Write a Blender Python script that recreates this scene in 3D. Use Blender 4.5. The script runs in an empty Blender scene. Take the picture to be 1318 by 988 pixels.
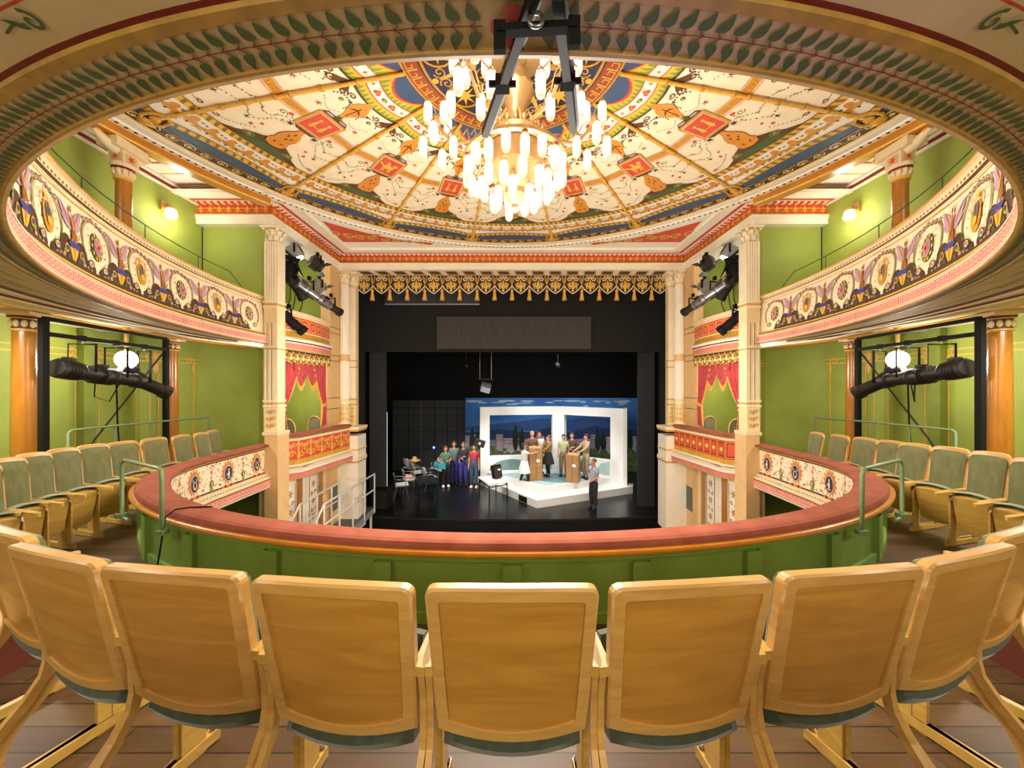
import bpy, math, random
from math import sin, cos, pi, radians as R, sqrt, atan2
from mathutils import Vector as V, Matrix, Quaternion
random.seed(7)
C = bpy.context.scene.collection
F = 461.0            # focal length in pixels of the 1318 x 988 frame
CZ = 5.0             # camera height above the parterre floor
BF = CZ - 1.74       # floor of the first tier
SF = CZ - 3.80       # stage floor

def h(dz): return CZ + dz
def at(px, py, Z): return V(((px - 659) / F * Z, Z, CZ - (py - 494) / F * Z))

# ---------------------------------------------------------------- materials
def lin(hx):
    hx = hx.lstrip('#')
    o = []
    for i in (0, 2, 4):
        c = int(hx[i:i + 2], 16) / 255
        o.append(c / 12.92 if c <= .04045 else ((c + .055) / 1.055) ** 2.4)
    return o
_M = {}
def mat(name, hx, rough=.6, metal=0.0, var=.12, scale=6.0, emit=0.0, stretch=None, bump=0.0, sheen=0.0, coat=0.0, hx2=None, spec=.5):
    if name in _M: return _M[name]
    m = bpy.data.materials.new(name); m.use_nodes = True
    nt = m.node_tree; b = nt.nodes['Principled BSDF']
    c = lin(hx)
    b.inputs['Roughness'].default_value = rough
    b.inputs['Metallic'].default_value = metal
    b.inputs['Specular IOR Level'].default_value = spec
    if sheen: b.inputs['Sheen Weight'].default_value = sheen
    if coat:
        b.inputs['Coat Weight'].default_value = coat; b.inputs['Coat Roughness'].default_value = .15
    tc = nt.nodes.new('ShaderNodeTexCoord'); mp = nt.nodes.new('ShaderNodeMapping')
    nz = nt.nodes.new('ShaderNodeTexNoise'); rp = nt.nodes.new('ShaderNodeValToRGB')
    nz.inputs['Scale'].default_value = scale; nz.inputs['Detail'].default_value = 4
    if stretch: mp.inputs['Scale'].default_value = stretch
    nt.links.new(tc.outputs['Object'], mp.inputs['Vector']); nt.links.new(mp.outputs['Vector'], nz.inputs['Vector'])
    nt.links.new(nz.outputs['Fac'], rp.inputs['Fac'])
    c2 = lin(hx2) if hx2 else [min(1, x * (1 + var)) for x in c]
    c1 = c if hx2 else [x * (1 - var) for x in c]
    rp.color_ramp.elements[0].position = .3; rp.color_ramp.elements[1].position = .7
    rp.color_ramp.elements[0].color = (*c1, 1); rp.color_ramp.elements[1].color = (*c2, 1)
    nt.links.new(rp.outputs['Color'], b.inputs['Base Color'])
    if bump:
        bp = nt.nodes.new('ShaderNodeBump'); bp.inputs['Strength'].default_value = bump; bp.inputs['Distance'].default_value = .01
        nt.links.new(nz.outputs['Fac'], bp.inputs['Height']); nt.links.new(bp.outputs['Normal'], b.inputs['Normal'])
    if emit:
        b.inputs['Emission Color'].default_value = (*c, 1); b.inputs['Emission Strength'].default_value = emit
    _M[name] = m
    return m

def wood_floor_mat():
    m = bpy.data.materials.new('floor_boards'); m.use_nodes = True
    nt = m.node_tree; b = nt.nodes['Principled BSDF']
    tc = nt.nodes.new('ShaderNodeTexCoord'); br = nt.nodes.new('ShaderNodeTexBrick')
    br.inputs['Scale'].default_value = 1; br.inputs['Brick Width'].default_value = 1.9; br.inputs['Row Height'].default_value = .13
    br.inputs['Mortar Size'].default_value = .004
    br.inputs['Color1'].default_value = (*lin('#4e3820'), 1); br.inputs['Color2'].default_value = (*lin('#644a2b'), 1)
    br.inputs['Mortar'].default_value = (*lin('#2a1709'), 1)
    nt.links.new(tc.outputs['Object'], br.inputs['Vector'])
    nz = nt.nodes.new('ShaderNodeTexNoise'); mp = nt.nodes.new('ShaderNodeMapping'); mp.inputs['Scale'].default_value = (2, 30, 1)
    nt.links.new(tc.outputs['Object'], mp.inputs['Vector']); nt.links.new(mp.outputs['Vector'], nz.inputs['Vector'])
    nz.inputs['Scale'].default_value = 2; nz.inputs['Detail'].default_value = 6
    mx = nt.nodes.new('ShaderNodeMix'); mx.data_type = 'RGBA'; mx.blend_type = 'MULTIPLY'; mx.inputs[0].default_value = .6
    nt.links.new(br.outputs['Color'], mx.inputs[6]); nt.links.new(nz.outputs['Color'], mx.inputs[7])
    hs = nt.nodes.new('ShaderNodeHueSaturation'); hs.inputs['Value'].default_value = 1.35; hs.inputs['Saturation'].default_value = 1.0
    nt.links.new(mx.outputs[2], hs.inputs['Color']); nt.links.new(hs.outputs['Color'], b.inputs['Base Color'])
    b.inputs['Roughness'].default_value = .5
    return m

def wood_mat(name, a, bcol, scale=1.0, rough=.38, axis=2):
    m = bpy.data.materials.new(name); m.use_nodes = True
    nt = m.node_tree; b = nt.nodes['Principled BSDF']
    tc = nt.nodes.new('ShaderNodeTexCoord'); mp = nt.nodes.new('ShaderNodeMapping')
    s = [1.2, 3.0, 9.0]
    if axis == 0: s = [9.0, 3.0, 1.2]
    mp.inputs['Scale'].default_value = [x * scale for x in s]
    oi = nt.nodes.new('ShaderNodeObjectInfo')
    ad = nt.nodes.new('ShaderNodeVectorMath'); ad.operation = 'ADD'
    cm = nt.nodes.new('ShaderNodeCombineXYZ')
    mu = nt.nodes.new('ShaderNodeMath'); mu.operation = 'MULTIPLY'; mu.inputs[1].default_value = 37
    nt.links.new(oi.outputs['Random'], mu.inputs[0]); nt.links.new(mu.outputs[0], cm.inputs[0]); nt.links.new(mu.outputs[0], cm.inputs[2])
    nt.links.new(tc.outputs['Object'], ad.inputs[0]); nt.links.new(cm.outputs[0], ad.inputs[1])
    nt.links.new(ad.outputs[0], mp.inputs['Vector'])
    nz = nt.nodes.new('ShaderNodeTexNoise'); nz.inputs['Scale'].default_value = 1.6; nz.inputs['Detail'].default_value = 5; nz.inputs['Distortion'].default_value = 1.2
    nt.links.new(mp.outputs['Vector'], nz.inputs['Vector'])
    rp = nt.nodes.new('ShaderNodeValToRGB')
    rp.color_ramp.elements[0].position = .3; rp.color_ramp.elements[1].position = .72
    rp.color_ramp.elements[0].color = (*lin(a), 1); rp.color_ramp.elements[1].color = (*lin(bcol), 1)
    nt.links.new(nz.outputs['Fac'], rp.inputs['Fac']); nt.links.new(rp.outputs['Color'], b.inputs['Base Color'])
    b.inputs['Roughness'].default_value = rough
    b.inputs['Coat Weight'].default_value = .25; b.inputs['Coat Roughness'].default_value = .25
    _M[name] = m
    return m

def velvet_mat(name, a, bcol):
    m = mat(name, a, rough=.8, hx2=bcol, scale=9, stretch=(3, 3, .5), sheen=.4, bump=.05)
    return m

GREEN = mat('green_wall_paint', '#93a043', .7, var=.1, scale=1.6)
GREENP = mat('green_panel_paint', '#6f8d36', .5, var=.12, scale=3)
CREAM = mat('cream_plaster', '#efdcba', .65, var=.05)
CREAM2 = mat('warm_cream_plaster', '#e6cfa2', .65, var=.05)
WHITE = mat('white_plaster', '#efe3cf', .6, var=.04)
PEACH = mat('peach_plaster', '#d9b27c', .65, var=.06)
GOLD = mat('painted_gold', '#c8902e', .45, var=.15, scale=14)
GOLD2 = mat('bright_gold', '#e0ad48', .4, var=.12, scale=20)
SGOLD = mat('soffit_gold', '#a67c30', .5, var=.2, scale=18)
STRIPE = mat('stripe_brown', '#8c6a2c', .6)
GOLDM = mat('gilt_metal', '#e0b878', .32, metal=.55, var=.1)
OCHRE = mat('ochre_marble', '#a76b1f', .28, var=.16, scale=5, stretch=(3, 3, .7), coat=.4)
BROWN = mat('brown_paint', '#5d3a1c', .6)
DBROWN = mat('dark_brown_paint', '#3c2413', .65)
RED = mat('red_paint', '#d04a30', .55)
DRED = mat('dark_red_paint', '#7a1f1a', .6)
PINK = mat('salmon_paint', '#d67d6e', .6)
ROSE = mat('rose_paint', '#cf7d8d', .6)
LAV = mat('lavender_paint', '#b79aa8', .6)
NAVY = mat('navy_paint', '#2b3350', .6, var=.12)
BLUE = mat('slate_blue_paint', '#3d4f6b', .6, var=.14, scale=4)
ROYAL = mat('royal_blue_paint', '#3b3f8f', .6)
LEAF = mat('leaf_green_paint', '#4d5b30', .65)
SAGE = mat('sage_green_paint', '#7b8748', .65)
LIME = mat('bright_green_paint', '#7d9a2f', .6)
YEL = mat('yellow_paint', '#e2b03a', .55)
ORANGE = mat('orange_paint', '#d98a2b', .55)
BLACK = mat('black_paint', '#0c0b0b', .75, spec=.25)
DGREY = mat('dark_grey_metal', '#2a2523', .45, metal=.3)
STEEL = mat('steel_metal', '#8f8f92', .3, metal=.85)
SILVER = mat('silver_paint', '#b9bcc0', .35, metal=.5)
VEL = mat('terracotta_velvet', '#8c4a38', .9, hx2='#9f5c48', scale=5, spec=.2)
REDV = mat('red_velvet', '#a3252c', .85, hx2='#c4454a', scale=4, stretch=(6, 6, .4), sheen=.3)
TRIM = mat('orange_varnished_wood', '#c27c22', .28, coat=.4, var=.12)
WOODB = wood_mat('birch_frame_wood', '#c4924c', '#d8aa60', 1.4)
WOODP = wood_mat('veneer_panel_wood', '#b07c30', '#cb9440', 1.0, .32)
WOODY = wood_mat('yellow_seat_wood', '#b78f40', '#d0a856', 1.4, .4)
UPH = velvet_mat('sage_velvet', '#686b42', '#7c7e52')
UPHD = velvet_mat('shaded_sage_velvet', '#2f3828', '#434d38')  # sage velvet with the seats' shadow put into its colour; also colours the olive panel
FLOORM = wood_floor_mat()
RAILG = mat('green_tube_paint', '#6d845a', .4, var=.08)

# ---------------------------------------------------------------- mesh builder
class MB:
    def __init__(s): s.v = []; s.f = []; s.m = []; s.sm = []; s.mats = []; s.ix = {}
    def mi(s, m):
        k = m.name
        if k not in s.ix: s.ix[k] = len(s.mats); s.mats.append(m)
        return s.ix[k]
    def add(s, vs, fs, m, smooth=False):
        b = len(s.v); i = s.mi(m)
        s.v.extend([tuple(p) for p in vs])
        for f in fs:
            s.f.append([b + k for k in f]); s.m.append(i); s.sm.append(smooth)
    def quad(s, a, b, c, d, m): s.add([a, b, c, d], [(0, 1, 2, 3)], m)
    def box(s, c, size, m, rot=None, bev=0.0):
        x, y, z = size[0] / 2, size[1] / 2, size[2] / 2
        if bev:
            e = bev; vs = []; 
            P = [(-x, -y), (x, -y), (x, y), (-x, y)]
            def ring(zz, ins):
                o = []
                for (px, py) in P:
                    sx = 1 if px > 0 else -1; sy = 1 if py > 0 else -1
                    a = (px - sx * (e + ins), py - sy * ins); bb = (px - sx * ins, py - sy * (e + ins))
                    o += [bb, a] if sx * sy > 0 and False else ([a, bb] if (sx, sy) in ((1, -1), (-1, 1)) else [bb, a])
                return [(q[0], q[1], zz) for q in o]
            L = [ring(-z, e), ring(-z + e, 0), ring(z - e, 0), ring(z, e)]
            for r in L: vs += r
            fs = [tuple(range(7, -1, -1)), tuple(range(24, 32))]
            for k in range(3):
                for i in range(8): fs.append((k * 8 + i, k * 8 + (i + 1) % 8, k * 8 + 8 + (i + 1) % 8, k * 8 + 8 + i))
        else:
            vs = [(-x, -y, -z), (x, -y, -z), (x, y, -z), (-x, y, -z), (-x, -y, z), (x, -y, z), (x, y, z), (-x, y, z)]
            fs = [(3, 2, 1, 0), (4, 5, 6, 7), (0, 1, 5, 4), (1, 2, 6, 5), (2, 3, 7, 6), (3, 0, 4, 7)]
        c = V(c)
        vs = [c + (rot @ V(p) if rot is not None else V(p)) for p in vs]
        s.add(vs, fs, m)
    def tube(s, path, r, m, n=8, cap=True, smooth=True, flat=None, up=None):
        path = [V(p) for p in path]; vs = []; fs = []
        rr = r if isinstance(r, (list, tuple)) else [r] * len(path)
        ref = None
        for i, p in enumerate(path):
            t = (path[min(i + 1, len(path) - 1)] - path[max(i - 1, 0)])
            if t.length < 1e-9: t = V((0, 0, 1))
            t.normalize()
            if ref is None:
                ref = V(up) if up else (V((0, 0, 1)) if abs(t.z) < .9 else V((1, 0, 0)))
            a = ref - t * ref.dot(t)
            if a.length < 1e-6: a = t.orthogonal()
            a.normalize(); b = t.cross(a); ref = a
            for k in range(n):
                an = 2 * pi * (k + .5) / n
                fa, fb = (1, 1) if flat is None else flat
                if flat is not None and n == 4: q = a * (fa * (1 if cos(an) > 0 else -1)) + b * (fb * (1 if sin(an) > 0 else -1))
                else: q = a * cos(an) * fa + b * sin(an) * fb
                vs.append(p + q * rr[i])
        for i in range(len(path) - 1):
            for k in range(n):
                fs.append((i * n + k, i * n + (k + 1) % n, (i + 1) * n + (k + 1) % n, (i + 1) * n + k))
        s.add(vs, fs, m, smooth and not (flat is not None and n == 4))
        if cap:
            s.add(vs[:n], [tuple(range(n - 1, -1, -1))], m); s.add(vs[-n:], [tuple(range(n))], m)
    def bar(s, a, b, w, d, m, up=(0, 0, 1)):
        s.tube([a, b], 1.0, m, n=4, flat=(w / 2, d / 2), up=up, smooth=False)
    def lathe(s, prof, c, m, n=16, axis=None, mats=None, smooth=True, sweep=(0, 2 * pi), flute=0, fl=0):
        c = V(c); q = V((0, 0, 1)).rotation_difference(V(axis)) if axis is not None else None
        full = abs(sweep[1] - sweep[0] - 2 * pi) < 1e-6
        nn = n if full else n + 1
        vs = []
        for (r, z) in prof:
            for k in range(nn):
                a = sweep[0] + (sweep[1] - sweep[0]) * k / n
                rr = r * (1 - (fl if (flute and k % 2) else 0))
                p = V((rr * cos(a), rr * sin(a), z))
                vs.append(c + (q @ p if q else p))
        for i in range(len(prof) - 1):
            fs = []
            for k in range(n):
                k2 = (k + 1) % nn
                fs.append((i * nn + k, i * nn + k2, (i + 1) * nn + k2, (i + 1) * nn + k))
            mm = mats[i] if mats else m
            b0 = i * nn
            s.add(vs[b0:b0 + 2 * nn], [tuple(x - b0 for x in f) for f in fs], mm, smooth)
    def ball(s, c, r, m, n=10, k=6, q=None):
        if not isinstance(r, (tuple, list)): r = (r, r, r)
        vs = []; fs = []; c = V(c)
        for j in range(k + 1):
            th = pi * j / k
            for i in range(n):
                a = 2 * pi * i / n
                p = V((r[0] * sin(th) * cos(a), r[1] * sin(th) * sin(a), r[2] * cos(th)))
                vs.append(c + (q @ p if q else p))
        for j in range(k):
            for i in range(n):
                fs.append((j * n + i, (j + 1) * n + i, (j + 1) * n + (i + 1) % n, j * n + (i + 1) % n))
        s.add(vs, fs, m, True)
    def sweep(s, pts, nor, prof, mats, smooth=False, closed=False):
        """prof: (outward offset, z); mats[i] is the segment i -> i+1"""
        n = len(pts)
        rows = [[(p[0] + q[0] * o, p[1] + q[1] * o, z) for p, q in zip(pts, nor)] for (o, z) in prof]
        for i in range(len(prof) - 1):
            if mats[i] is None: continue
            fs = [(k, k + 1, n + k + 1, n + k) for k in range(n - 1)]
            if closed: fs.append((n - 1, 0, n, 2 * n - 1))
            s.add(rows[i] + rows[i + 1], fs, mats[i], smooth)
    def endcap(s, p, q, prof, m):
        s.add([(p[0] + q[0] * o, p[1] + q[1] * o, z) for (o, z) in prof], [tuple(range(len(prof)))], m)
    def build(s, name, parent=None, origin=None, top=True):
        me = bpy.data.meshes.new(name)
        if parent is not None and origin is None: origin = parent.get('_o', (0, 0, 0))
        if origin is not None:
            ox, oy, oz = origin
            s.v = [(a - ox, b - oy, c - oz) for (a, b, c) in s.v]
        me.from_pydata(s.v, [], s.f)
        for m in s.mats: me.materials.append(m)
        me.polygons.foreach_set('material_index', s.m); me.polygons.foreach_set('use_smooth', s.sm)
        me.update()
        o = bpy.data.objects.new(name, me); C.objects.link(o)
        if parent is not None: o.parent = parent
        return o

def tag(o, label=None, cat=None, group=None, kind=None):
    if label: o['label'] = label
    if cat: o['category'] = cat
    if group: o['group'] = group
    if kind: o['kind'] = kind
    return o
_origins = {}
def thing(name, label, cat, loc=(0, 0, 0), rz=0.0, group=None, kind=None):
    o = bpy.data.objects.new(name, None); C.objects.link(o)
    o.location = loc; o.rotation_euler = (0, 0, rz); o.empty_display_size = .1
    tag(o, label, cat, group, kind); _origins[o.name] = tuple(loc)
    return o
def part(mb, name, parent, local=True):
    """local: vertices are already relative to the thing; otherwise world coordinates of an unrotated thing"""
    if local: return mb.build(name, parent, (0, 0, 0))
    r = parent; org = V((0, 0, 0))
    while r is not None:
        org += V(r.location); r = r.parent
    return mb.build(name, parent, tuple(org))
def dup(root, loc, rz=0.0, label=None, group=None, scale=None):
    def cp(o, par):
        c = o.copy(); C.objects.link(c); c.parent = par
        for k in kids.get(o.name, []): cp(k, c)
        return c
    kids = {}
    def walk(o):
        kids[o.name] = list(o.children)
        for k in o.children: walk(k)
    walk(root)
    r = cp(root, None); r.location = loc; r.rotation_euler = (0, 0, rz)
    if scale: r.scale = scale
    if label: r['label'] = label
    if group: r['group'] = group
    return r

# ---------------------------------------------------------------- plan curves and painted ornament
class Curve:
    def __init__(s, pts, nor):
        s.p = pts; s.n = nor; s.L = [0]
        for i in range(1, len(pts)): s.L.append(s.L[-1] + math.hypot(pts[i][0] - pts[i - 1][0], pts[i][1] - pts[i - 1][1]))
        s.len = s.L[-1]
    def at(s, u):
        import bisect
        u = min(max(u, 0), s.len - 1e-6)
        i = min(max(bisect.bisect_right(s.L, u) - 1, 0), len(s.p) - 2)
        t = (u - s.L[i]) / max(s.L[i + 1] - s.L[i], 1e-9)
        a, b = s.p[i], s.p[i + 1]; na, nb = s.n[i], s.n[i + 1]
        return (a[0] + (b[0] - a[0]) * t, a[1] + (b[1] - a[1]) * t), (na[0] + (nb[0] - na[0]) * t, na[1] + (nb[1] - na[1]) * t)
def ellipse(cy, a, b, n=160, tail=None):
    """left end, round the near side, to the right end"""
    p = []; q = []
    if tail:
        for k in range(4): p.append((-a - .0 * k, tail + (cy - tail) * k / 4)); q.append((-1, 0))
    for i in range(n + 1):
        t = -pi / 2 + pi * i / n
        x, y = a * sin(t), cy - b * cos(t)
        nx, ny = sin(t) / a, -cos(t) / b
        l = math.hypot(nx, ny)
        p.append((x, y)); q.append((nx / l, ny / l))
    if tail:
        for k in range(1, 5): p.append((a, cy + (tail - cy) * k / 4)); q.append((1, 0))
    return Curve(p, q)
def polyline(pts, side=1):
    """mitred normals; side=1: outward is to the right of travel"""
    n = []
    for i in range(len(pts)):
        ds = []
        for a, b in ((i - 1, i), (i, i + 1)):
            if a >= 0 and b < len(pts):
                dx, dy = pts[b][0] - pts[a][0], pts[b][1] - pts[a][1]; l = math.hypot(dx, dy)
                ds.append((dy / l * side, -dx / l * side))
        if len(ds) == 1: n.append(ds[0])
        else:
            sx, sy = ds[0][0] + ds[1][0], ds[0][1] + ds[1][1]; l2 = (sx * sx + sy * sy) / 2
            n.append((sx / l2, sy / l2))
    return Curve(pts, n)

class Pen:
    """draws flat painted shapes through a surface map (u, v, layer) -> point"""
    def __init__(s, mb, mp, ou=0.0, ov=0.0, rot=0.0, sc=1.0, flip=1, sv=None):
        s.mb = mb; s.mp = mp; s.ou = ou; s.ov = ov; s.c = cos(rot); s.s = sin(rot); s.k = sc; s.fl = flip; s.kv = sv or sc
    def P(s, x, y, l):
        x *= s.k * s.fl; y *= s.kv
        return s.mp(s.ou + x * s.c - y * s.s, s.ov + x * s.s + y * s.c, l)
    def nx(s, l):
        s.mb.cnt = (getattr(s.mb, 'cnt', 0) + 1) % 30
        return l + s.mb.cnt * .03
    def fan(s, pts, m, l=1, c=None):
        l = s.nx(l)
        if c is None: c = (sum(p[0] for p in pts) / len(pts), sum(p[1] for p in pts) / len(pts))
        vs = [s.P(c[0], c[1], l)] + [s.P(x, y, l) for x, y in pts]; n = len(pts)
        s.mb.add(vs, [(0, 1 + i, 1 + (i + 1) % n) for i in range(n)], m)
    def ell(s, x, y, a, b, m, l=1, n=14, a0=0, a1=2 * pi):
        full = abs(a1 - a0 - 2 * pi) < 1e-6
        s.fan([(x + a * cos(a0 + (a1 - a0) * i / (n if full else n - 1)), y + b * sin(a0 + (a1 - a0) * i / (n if full else n - 1))) for i in range(n)], m, l, (x, y) if full else None)
    def rect(s, x0, y0, x1, y1, m, l=1, n=1):
        top = [(x0 + (x1 - x0) * i / n, y1) for i in range(n + 1)]; bot = [(p[0], y0) for p in top]
        s.band(bot, top, m, l)
    def band(s, A, B, m, l=1):
        l = s.nx(l)
        n = len(A); vs = [s.P(x, y, l) for x, y in A] + [s.P(x, y, l) for x, y in B]
        s.mb.add(vs, [(i, i + 1, n + i + 1, n + i) for i in range(n - 1)], m)
    def strip(s, pts, w, m, l=1, closed=False):
        A = []; B = []; n = len(pts)
        ww = w if isinstance(w, (list, tuple)) else [w] * n
        for i, p in enumerate(pts):
            a = pts[(i - 1) % n if closed else max(i - 1, 0)]; b = pts[(i + 1) % n if closed else min(i + 1, n - 1)]
            dx, dy = b[0] - a[0], b[1] - a[1]; L = math.hypot(dx, dy) or 1
            A.append((p[0] - dy / L * ww[i] / 2, p[1] + dx / L * ww[i] / 2)); B.append((p[0] + dy / L * ww[i] / 2, p[1] - dx / L * ww[i] / 2))
        if closed: A.append(A[0]); B.append(B[0])
        s.band(A, B, m, l)
    def ring(s, x, y, a, b, w, m, l=1, n=18):
        s.strip([(x + a * cos(2 * pi * i / n), y + b * sin(2 * pi * i / n)) for i in range(n)], w, m, l, True)
    def arc(s, x, y, a, b, a0, a1, w, m, l=1, n=10):
        s.strip([(x + a * cos(a0 + (a1 - a0) * i / n), y + b * sin(a0 + (a1 - a0) * i / n)) for i in range(n + 1)], w, m, l)
    def leaf(s, x, y, ang, ln, w, m, l=1, n=5):
        A = []; B = []
        c, q = cos(ang), sin(ang)
        for i in range(n + 1):
            t = i / n; d = w / 2 * sin(pi * t ** .75)
            A.append((x + c * ln * t - q * d, y + q * ln * t + c * d)); B.append((x + c * ln * t + q * d, y + q * ln * t - c * d))
        s.band(A, B, m, l)
    def star(s, x, y, r1, r2, k, m, l=1, a0=0, sy=1.0):
        s.fan([(x + (r1 if i % 2 == 0 else r2) * cos(a0 + pi * i / k), y + sy * (r1 if i % 2 == 0 else r2) * sin(a0 + pi * i / k)) for i in range(2 * k)], m, l, (x, y))
    def spiral(s, x, y, r, turns, a0, w, m, l=1, d=1, n=14):
        s.strip([(x + r * (1 - .85 * i / n) * cos(a0 + d * 2 * pi * turns * i / n), y + r * (1 - .85 * i / n) * sin(a0 + d * 2 * pi * turns * i / n)) for i in range(n + 1)], w, m, l)
    def sub(s, x, y, rot=0.0, sc=1.0, flip=1):
        p = Pen(s.mb, lambda u, v, l: s.P(u, v, l), x, y, rot, sc, flip); return p
def wallmap(o, ud, vd, eps=.003):
    o = V(o); ud = V(ud).normalized(); vd = V(vd).normalized(); n = ud.cross(vd)
    return lambda u, v, l: o + ud * u + vd * v + n * (l * eps)
# ================================================================ SETTING
CC = (0.0, 3.55)                       # centre of the round ceiling
def struct(mb, name, parent=None):
    o = mb.build(name, parent, (0, 0, 0) if parent else None)
    if parent is None: o['kind'] = 'structure'
    return o

# ---- ceiling ---------------------------------------------------------------
cz = h(3.30)
mb = MB()
def disc_ring(r0, r1, m, l=0, n=96):
    vs = []
    for r in (r0, r1):
        for k in range(n):
            a = 2 * pi * k / n; vs.append((CC[0] + r * sin(a), CC[1] + r * cos(a), cz - l * .003))
    mb.add(vs, [(k, (k + 1) % n, n + (k + 1) % n, n + k) for k in range(n)], m)
for r0, r1 in ((0.001, 1.2), (1.2, 2.4), (2.4, 3.6), (3.6, 4.8)): disc_ring(r0, r1, CREAM)
KEYR = mat('key_band_red', '#9c4a24', .6)
HA = R(11.25)
for sct in range(16):
    al = sct * 2 * HA
    def mp(u, v, l, al=al): return V((CC[0] + sin(al) * v + cos(al) * u, CC[1] + cos(al) * v - sin(al) * u, cz - l * .003))
    P = Pen(mb, mp)
    def rb(r, b, n=10): return [((r + b * (1 - (2 * i / n - 1) ** 2)) * sin(HA * (2 * i / n - 1)), (r + b * (1 - (2 * i / n - 1) ** 2)) * cos(HA * (2 * i / n - 1))) for i in range(n + 1)]
    def bnd(r0, b0, r1, b1, m, l=1): P.band(rb(r0, b0), rb(r1, b1), m, l)
    def tri(r0, b0, r1, b1, k, m, l, w=.42):
        for i in range(k):
            t = (i + .5) / k * 2 - 1; a = HA * t; f = 1 - t * t; dw = HA * 2 / k * w
            ra, rc = r0 + b0 * f, r1 + b1 * f
            P.fan([(ra * sin(a - dw), ra * cos(a - dw)), (ra * sin(a + dw), ra * cos(a + dw)), (rc * sin(a), rc * cos(a))], m, l)
    # dark rosette with gilt scrolls
    bnd(.02, 0, .98, 0, NAVY if sct % 2 else DBROWN)
    for r, w in ((.24, .02), (.56, .018), (.96, .03)): bnd(r - w, 0, r, 0, GOLD, 2)
    if sct % 2 == 0:
        P.ring(0, .76, .17, .17, .025, GOLD, 2); P.star(0, .76, .15, .05, 8, GOLD2, 3)
        P.ring(0, .40, .10, .10, .018, GOLD, 2); P.star(0, .40, .08, .03, 6, GOLD2, 3)
    else:
        for sg in (-1, 1):
            P.spiral(sg * .075, .80, .075, 1.4, pi / 2, .018, GOLD, 2, sg); P.spiral(sg * .06, .64, .055, 1.3, -pi / 2, .015, GOLD, 2, -sg)
        P.ell(0, .9, .035, .035, GOLD2, 3); P.leaf(0, .56, pi / 2, .3, .05, GOLD2, 3); P.ell(0, .45, .04, .05, GOLD, 3)
    # key pattern band
    bnd(.98, 0, 1.16, 0, KEYR)
    for k in range(4):
        a = HA * (2 * (k + .5) / 4 - 1)
        K = P.sub(1.07 * sin(a), 1.07 * cos(a), -a)
        K.strip([(-.05, -.06), (-.05, .05), (.03, .05), (.03, -.02), (-.01, -.02)], .014, GOLD2, 2); K.strip([(.055, .06), (.055, -.055)], .012, GOLD2, 2)
    bnd(1.15, 0, 1.17, 0, GOLD, 2)
    # lunettes and the coloured bands
    bnd(1.17, 0, 1.19, .23, BLUE); bnd(1.19, .22, 1.21, .24, RED, 2)
    bnd(1.21, .23, 1.45, .07, YEL); tri(1.45, .07, 1.24, .22, 11, LIME, 2)
    bnd(1.45, .07, 1.465, .07, RED, 2); bnd(1.465, .07, 1.61, .07, WHITE); bnd(1.61, .07, 1.625, .07, RED, 2)
    bnd(1.625, .07, 1.74, .07, YEL); tri(1.74, .07, 1.65, .07, 12, LIME, 2); bnd(1.74, .07, 1.79, .05, BROWN)
    for k, m_ in ((-2, RED), (-1, RED), (0, LEAF), (1, RED), (2, RED)):
        a = HA * k * .38; r = 1.54 + .065 * (1 - (k * .38) ** 2)
        H = P.sub(r * sin(a), r * cos(a), -a)
        if abs(k) == 1:
            H.ell(-.02, .015, .024, .026, m_, 3); H.ell(.02, .015, .024, .026, m_, 3); H.fan([(-.042, .008), (.042, .008), (0, -.05)], m_, 3); H.ell(0, 0, .012, .012, GOLD2, 4)
        elif k == 0: H.ell(0, 0, .035, .028, m_, 3); H.ell(0, 0, .018, .014, YEL, 4)
        else: H.star(0, 0, .04, .008, 4, RED, 3)
    # cream field
    for sg in (-1, 1):
        P.fan([(sg * .34, 1.74), (sg * .30, 1.83), (sg * .25, 1.90), (sg * .33, 1.95), (sg * .37, 1.86)], BROWN, 2)
        P.spiral(sg * .28, 1.94, .055, 1.3, 0, .018, BROWN, 2, sg); P.spiral(sg * .19, 1.90, .045, 1.2, pi, .014, BROWN, 2, -sg)
        P.star(sg * .13, 1.99, .035, .012, 5, NAVY, 2); P.ell(sg * .21, 2.05, .026, .03, LEAF, 2); P.ell(sg * .21, 2.05, .012, .014, YEL, 3)
        for k in range(11):
            a = pi * .15 + pi * .95 * k / 10
            P.ell(sg * (.21 + .12 * cos(a)), 2.10 - .13 * sin(a), .009, .014, BROWN, 2, 6)
        for k in range(9): P.ell(sg * (.08 + .03 * k), 2.24 + .07 * sin(k * .5), .007, .010, SAGE, 2, 6)
        P.star(sg * .27, 2.34, .05, .012, 5, DRED, 2); P.ell(sg * .27, 2.34, .014, .014, GOLD, 3, 8)
        # cross band
        P.rect(sg * .2, 2.59, sg * 2.70 * math.tan(HA), 2.71, GOLD, 1); P.rect(sg * .2, 2.565, sg * .5, 2.575, RED, 2); P.rect(sg * .2, 2.725, sg * .52, 2.735, RED, 2)
        for k in range(6): P.ell(sg * (.25 + .05 * k), 2.65, .014, .02, ORANGE, 3, 6)
        # garlands
        for (x0, y0, x1, y1, sag) in ((.24, 2.84, .56, 2.93, .17), (.22, 2.90, .62, 3.10, .26)):
            for k in range(15):
                t = k / 14; x = x0 + (x1 - x0) * t; y = y0 + (y1 - y0) * t + sag * sin(pi * t)
                P.leaf(sg * x, y, .6 + k, .035, .016, SAGE if k % 2 else LEAF, 2, 3)
        P.ell(sg * .27, 2.80, .03, .03, RED, 2, 8); P.star(sg * .17, 2.96, .05, .02, 6, NAVY, 2); P.ell(sg * .2, 3.02, .05, .035, CREAM2, 3)
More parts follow.
